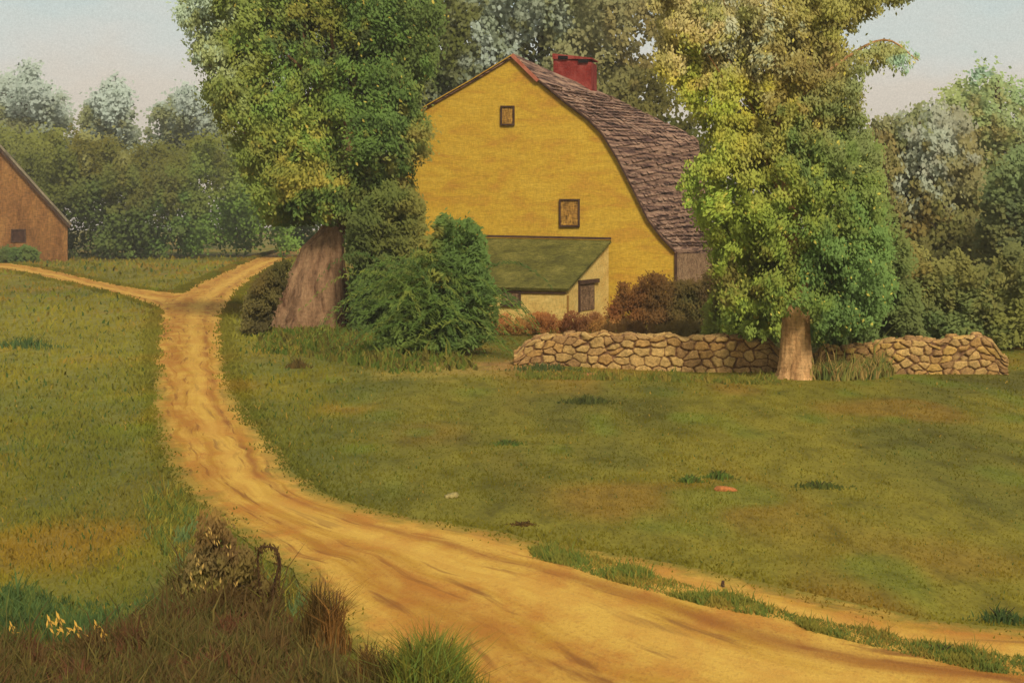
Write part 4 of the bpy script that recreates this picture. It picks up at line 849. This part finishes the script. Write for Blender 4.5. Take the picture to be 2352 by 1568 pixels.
area_blades('wall_weeds', [(1855, 872), (1860, 850), (1930, 846), (2010, 850), (2060, 862), (2010, 872), (1930, 876)], 2600, .38, .03, [(128, 116, 58), (108, 108, 50), (146, 120, 66), (90, 96, 46)],
            'faded weeds overgrowing the start of the shorter wall', 'weeds', lean=.2)
area_blades('foot_grass', [(1180, 862), (1300, 856), (1450, 862), (1620, 868), (1780, 870), (1800, 884), (1600, 880), (1400, 874), (1200, 872)], 2600, .13, .03, [(112, 106, 42), (96, 98, 40), (124, 108, 46)],
            'thin grass along the foot of the long stone wall', 'grass')
def verge():
    pp = []
    for pr in (PAIRS, PAIRS2):
        for e in ribbon_plan(pr, 400):
            if e is None: continue
            seg = np.r_[0, np.cumsum(np.linalg.norm(np.diff(e, axis=0), axis=1))]; n = int(seg[-1] * (150 if pr is PAIRS else 60))
            s_ = R.random(n) ** .8 * seg[-1]; s_ = seg[-1] - s_ if pr is PAIRS2 else seg[-1] * (R.random(n) ** .6); q = vn(s_ / .5 + 7, s_ * 0 + 3 + len(pp)); kk = R.random(n) < .15 + q; s_ = s_[kk]; q = q[kk]
            x = np.interp(s_, seg, e[:, 0]) + R.normal(size=len(s_)) * .10 * (.4 + q * 1.6); y = np.interp(s_, seg, e[:, 1]) + R.normal(size=len(s_)) * .13 * (.4 + q * 1.6); pp.append(np.stack([x, y], 1))
    pp = [q_[~inpoly(q_[:, 0], q_[:, 1], JOIN['road'])] if i_ < 2 else q_[~inpoly(q_[:, 0], q_[:, 1], JOIN['path'])] for i_, q_ in enumerate(pp)]
    p = np.vstack(pp); p = p[(p[:, 1] > 8.5)]
    c = meadow_col(p[:, 0], p[:, 1]) * R.uniform(.85, 1.2, (len(p), 1)) * GK
    V, Fq, c4, n4 = blades(np.column_stack([p, land(p[:, 0], p[:, 1])]), (.025 + .0016 * p[:, 1]) * R.uniform(.5, 1.5, len(p)), .008 + .0009 * p[:, 1], c)
    tag(mesh_np('verge', V, Fq, GRASS, col=c4, nrm=n4), 'ragged grass fringe creeping over both edges of the dirt road', 'grass', kind='stuff')
verge()
# ------------------------------------------------------------------ single plants of the foreground
def clump_plant(name, label, u, v, h, spread, n, colours, w_=.016, cat='plant', group=None, lean=.25, flecks=0, k=1.0):
    b = G(u, v); t = empty(name, tuple(b), label, cat, group)
    x = b[0] + R.normal(size=n) * spread; y = b[1] + R.normal(size=n) * spread * .5; prof = np.exp(-((x - b[0]) / (spread * 1.3)) ** 2)
    k = k * .62; cols = np.array([lin(c) for c in colours])[R.integers(0, len(colours), n)] * R.uniform(.75, 1.25, (n, 1))
    V, Fq, c4, n4 = blades(np.stack([x, y, land(x, y)], 1), h * R.uniform(.5, 1.1, n) * (.35 + .65 * prof), w_ * R.uniform(.6, 1.3, n), cols * FK * .9 * k, lean)
    mesh_np('foliage', V, Fq, GRASS, t, col=c4, nrm=n4)
    tubes('stem', [([b - [0, 0, .02], b + [spread * a * .5, 0, h * .4], b + [spread * a, 0, h * .8]], .008, .003) for a in (-.8, -.2, .4, .9)], DBARK, t)
    return t
def bramble():
    Y = G(500, 1390)[1]
    pts = [(395, 1410), (410, 1330), (435, 1250), (440, 1190), (470, 1160), (520, 1168), (535, 1220), (585, 1260), (600, 1300), (640, 1330), (680, 1400), (690, 1450)]
    t = shrub('bramble', 'dark brown bramble with pale yellow flecks at the left edge of the road', pts + [(560, 1470), (420, 1460)], Y, .5,
        [(490, 1180, (100, 78, 34)), (460, 1230, (88, 68, 34)), (520, 1250, (76, 58, 34)), (470, 1290, (82, 70, 40)), (540, 1300, (82, 70, 32)), (430, 1350, (92, 82, 38)), (500, 1370, (98, 92, 32)), (560, 1380, (78, 64, 32)), (630, 1390, (84, 72, 34)), (470, 1430, (70, 56, 32)), (580, 1440, (80, 62, 34))],
        3600, 500, lobe=(14, 34), leaf=(.12, .022), droop=(2.2, .9), spread=.5, jit=20, cat='bramble')
    pos = []
    for (u, v) in ((463, 1305), (440, 1330), (468, 1340), (505, 1335), (497, 1240), (530, 1262), (455, 1290), (545, 1345), (478, 1222)):
        for _ in range(4): pos.append(P(u + R.normal() * 4, v + R.normal() * 9, Y - .32))
    pos = np.array(pos); V, Fq, c4, n4 = strokes(pos, np.tile([-.2, 0, 1.0], (len(pos), 1)) + R.normal(size=pos.shape) * .2, .05, .012, np.tile(np.array(lin((196, 158, 84))), (len(pos), 1)), np.tile([0, -.7, .6], (len(pos), 1)))
    mesh_np('leaves', V, Fq, LEAF, t, col=c4, nrm=n4)
bramble()
# bent dead stalk like an arch
def arch():
    b = G(628, 1415); Y = b[1]; t = empty('dead_stalk', tuple(b), 'dark dead stalk bent over like an arch at the road edge', 'plant')
    m = paintmat('dead stalk', K((56, 38, 24)), K((80, 56, 34)), K((98, 70, 42)), 20, bump=.2)
    pa = [P(622, 1420, Y), P(628, 1350, Y), P(640, 1300, Y), P(634, 1262, Y), P(610, 1255, Y), P(594, 1262, Y + .02), P(593, 1310, Y + .03), P(597, 1370, Y + .04)]
    tubes('stem', [(pa, .013, .007), ([P(634, 1262, Y), P(644, 1290, Y - .02), P(640, 1350, Y - .04)], .012, .005)], m, t)
    pos = np.array([pa[i] * (1 - f) + pa[i + 1] * f + R.normal(size=3) * .012 for i in range(1, 7) for f in np.linspace(0, 1, 34)]); pos = pos + R.normal(size=pos.shape) * .016
    V, Fq, c4, n4 = strokes(pos, np.tile([0, 0, -1.0], (len(pos), 1)) + R.normal(size=pos.shape) * .5, .045, .012, np.tile(np.array(lin((84, 62, 36))), (len(pos), 1)) * R.uniform(.7, 1.4, (len(pos), 1)), np.tile([0, -.7, .6], (len(pos), 1)))
    mesh_np('leaf', V, Fq, LEAF, t, col=c4, nrm=n4)
arch()
DK = [(82, 62, 32), (68, 52, 30), (94, 78, 36)]
def spire(u, v, vt, hw, label, col, n=420):
    b = G(u, v); h = (v - vt) / F * b[1]
    clump_plant('weed', label, u, v, h * 1.25, hw / F * b[1] * .9, n // 2, [col, tuple(int(c * .8) for c in col), tuple(int(c * 1.12) for c in col)], w_=.009, cat='weed', lean=.10)
spire(730, 1492, 1335, 22, 'dark pointed weed at the road edge, left one of the close pair', (88, 68, 34), 800)
spire(768, 1500, 1355, 17, 'dark pointed weed at the road edge, right one of the close pair', (112, 78, 38), 600)
spire(845, 1580, 1480, 26, 'low brown pointed weed at the bottom edge beside the green shrub', (96, 68, 34), 700)
clump_plant('grassy_shrub', 'soft green grassy shrub at the bottom edge on the near side of the road', 985, 1640, .72, .20, 2600, [(112, 108, 38), (92, 100, 42), (104, 98, 38), (84, 82, 34), (96, 110, 46)], w_=.013, cat='shrub', lean=.20, k=1.1)
clump_plant('weed', 'small dark brown weed between the green grassy shrub and the brown brushwood', 885, 1640, .60, .07, 600, [(78, 66, 32), (88, 72, 34), (70, 60, 30)], w_=.010, cat='weed', lean=.12)
# yellow flower stalks
def flower():
    b = G(60, 1500); t = empty('flower_stalk', tuple(b), 'yellow flower stalk above the brown brushwood', 'flower', 'yellow flower stalks above the brushwood')
    tubes('stem', [([b, b + [.01, 0, .09], b + [-.01, 0, .17]], .004, .003), ([b + [.005, 0, .05], b + [.04, 0, .12]], .003, .002)], paintmat('straw stem', K((110, 90, 44)), K((130, 104, 50)), K((150, 120, 56)), 20, bump=0), t)
    pos = b + np.array([[-.01, 0, .17], [-.018, -.01, .155], [0, 0, .14], [.04, 0, .12], [.034, 0, .105], [.005, -.01, .12], [-.012, -.01, .185], [.012, -.01, .16]])
    V, Fq, c4, n4 = strokes(pos, np.tile([-.3, 0, 1.0], (len(pos), 1)) + R.normal(size=pos.shape) * .3, .045, .012, np.tile(np.array(lin((218, 168, 74))), (len(pos), 1)), np.tile([0, -.8, .5], (len(pos), 1)))
    mesh_np('flower_head', V, Fq, LEAF, t, col=c4, nrm=n4); return t
fl0 = flower()
for i, (u, v, s, rz) in enumerate([(30, 1495, .9, 0), (118, 1500, 1.15, .5), (140, 1505, 1.3, 2.4), (180, 1510, 1.1, .9), (225, 1500, 1.0, 1.6), (240, 1512, .9, 2.0), (288, 1500, .7, 1.2)]):
    o = fl0 if i == 0 else copy_tree(fl0, (0, 0, 0)); o.location = tuple(G(u, v)); o.scale = (s * 1.45,) * 3
    o['label'] = ['yellow flower stalk above the brushwood, closest to the left picture edge', 'thin yellow flower stalk, left one of the close middle pair', 'tallest yellow flower stalk, slanting in the close middle pair', 'yellow flower stalk just right of the close middle pair',
                  'yellow flower stalk, left one of the pair nearest the bramble', 'short yellow flower stalk, right one of the pair nearest the bramble', 'smallest yellow flower stalk, standing alone nearest the bramble'][i]
# tufts in the field
TG = [(72, 92, 42), (88, 102, 42), (84, 84, 38)]
for u, v, h, s, lab, cols in [
    (1585, 1106, .13, .10, 'dark green grass tuft left of the orange stone in the meadow', TG),
    (1650, 1098, .15, .12, 'taller dark green grass tuft directly behind the orange stone', TG),
    (1165, 1020, .10, .16, 'flat bluish green tuft in the middle of the meadow, left of centre', TG),
    (1350, 925, .20, .30, 'dark tuft in the meadow just below the long stone wall', [(78, 80, 38), (66, 70, 36)]),
    (1880, 1118, .11, .22, 'broad dark olive tuft right of the orange stone', [(70, 78, 36), (82, 84, 38)]),
    (2300, 1425, .16, .14, 'dark bluish green tuft on the bank at the right edge', [(66, 78, 38), (58, 72, 40)]),
    (1200, 1205, .06, .10, 'brown tuft on the far verge where the road starts to widen', [(72, 54, 28), (88, 66, 32)]),
    (685, 845, .30, .14, 'small brown tuft in the grass below the broad trunk', [(84, 70, 36), (96, 76, 40)]),
    (2160, 1500, .10, .12, 'dark green tuft on the grass strip at the lower right', TG),
    (60, 800, .45, .5, 'bluish green tuft in the left meadow below the path', [(72, 92, 48), (60, 84, 48)]),
    (1250, 850, .25, .45, 'bluish tuft at the foot of the long stone wall near its left end', [(76, 82, 42), (70, 78, 40)])]:
    clump_plant('grass_tuft', lab, u, v, h, s, 170, cols, w_=.02 * (1 + (1300 - v) / 800), cat='grass tuft', group='dark grass tufts in the meadow')
# loose stones
def single_stone(name, label, u, v, r, colr, group=None):
    b = G(u, v); V, Fq, cl_ = stone(b + [0, 0, r[2] * .5], r, np.array(lin(colr))); o = mesh_np(name, V - b, Fq, STONE, col=cl_, smooth=True); o.location = tuple(b); tag(o, label, 'stone', group)
single_stone('stone', 'small orange-red stone lying in the middle of the meadow', 1665, 1126, (.15, .10, .04), (176, 108, 58))
single_stone('stone', 'small pale stone in the grass on the inside of the road bend', 1035, 1142, (.10, .08, .035), (156, 138, 84))
single_stone('stone', 'small reddish stone in the grass below the long stone wall', 1350, 862, (.18, .12, .04), (168, 110, 66))
single_stone('stone', 'smooth pale blue-grey boulder in the undergrowth at the right edge', 2293, 722, (.62, .4, .28), (112, 124, 96))
# small stub in the road verge
b = G(1660, 1350); t = empty('post_stub', tuple(b), 'tiny dark wooden stub standing in the sandy verge', 'stub')
loft('stub', [(b + [0, 0, -.02], .022, .022), (b + [0, 0, .04], .018, .018), (b + [.004, 0, .075], .014, .014)], DARK, t, nseg=10, ridges=.1)

# ------------------------------------------------------------------ the soft summer air
def haze():
    x0, x1, y0, y1, z0, z1 = -330, 330, -40, 430, -1.3, 24
    V = np.array([(x, y, z) for z in (z0, z1) for x, y in ((x0, y0), (x1, y0), (x1, y1), (x0, y1))])
    m = bpy.data.materials.new('summer haze'); m.use_nodes = True; t = m.node_tree; t.nodes.clear()
    o = nd(t, 'ShaderNodeOutputMaterial'); v = nd(t, 'ShaderNodeVolumePrincipled'); v.inputs['Color'].default_value = (.92, .87, .74, 1); v.inputs['Density'].default_value = .00075; v.inputs['Anisotropy'].default_value = .2
    t.links.new(v.outputs[0], o.inputs['Volume'])
    tag(mesh_np('haze', V, [[3, 2, 1, 0], [4, 5, 6, 7], [0, 1, 5, 4], [1, 2, 6, 5], [2, 3, 7, 6], [3, 0, 4, 7]], m), 'pale summer haze softening the far trees', kind='stuff')
haze()
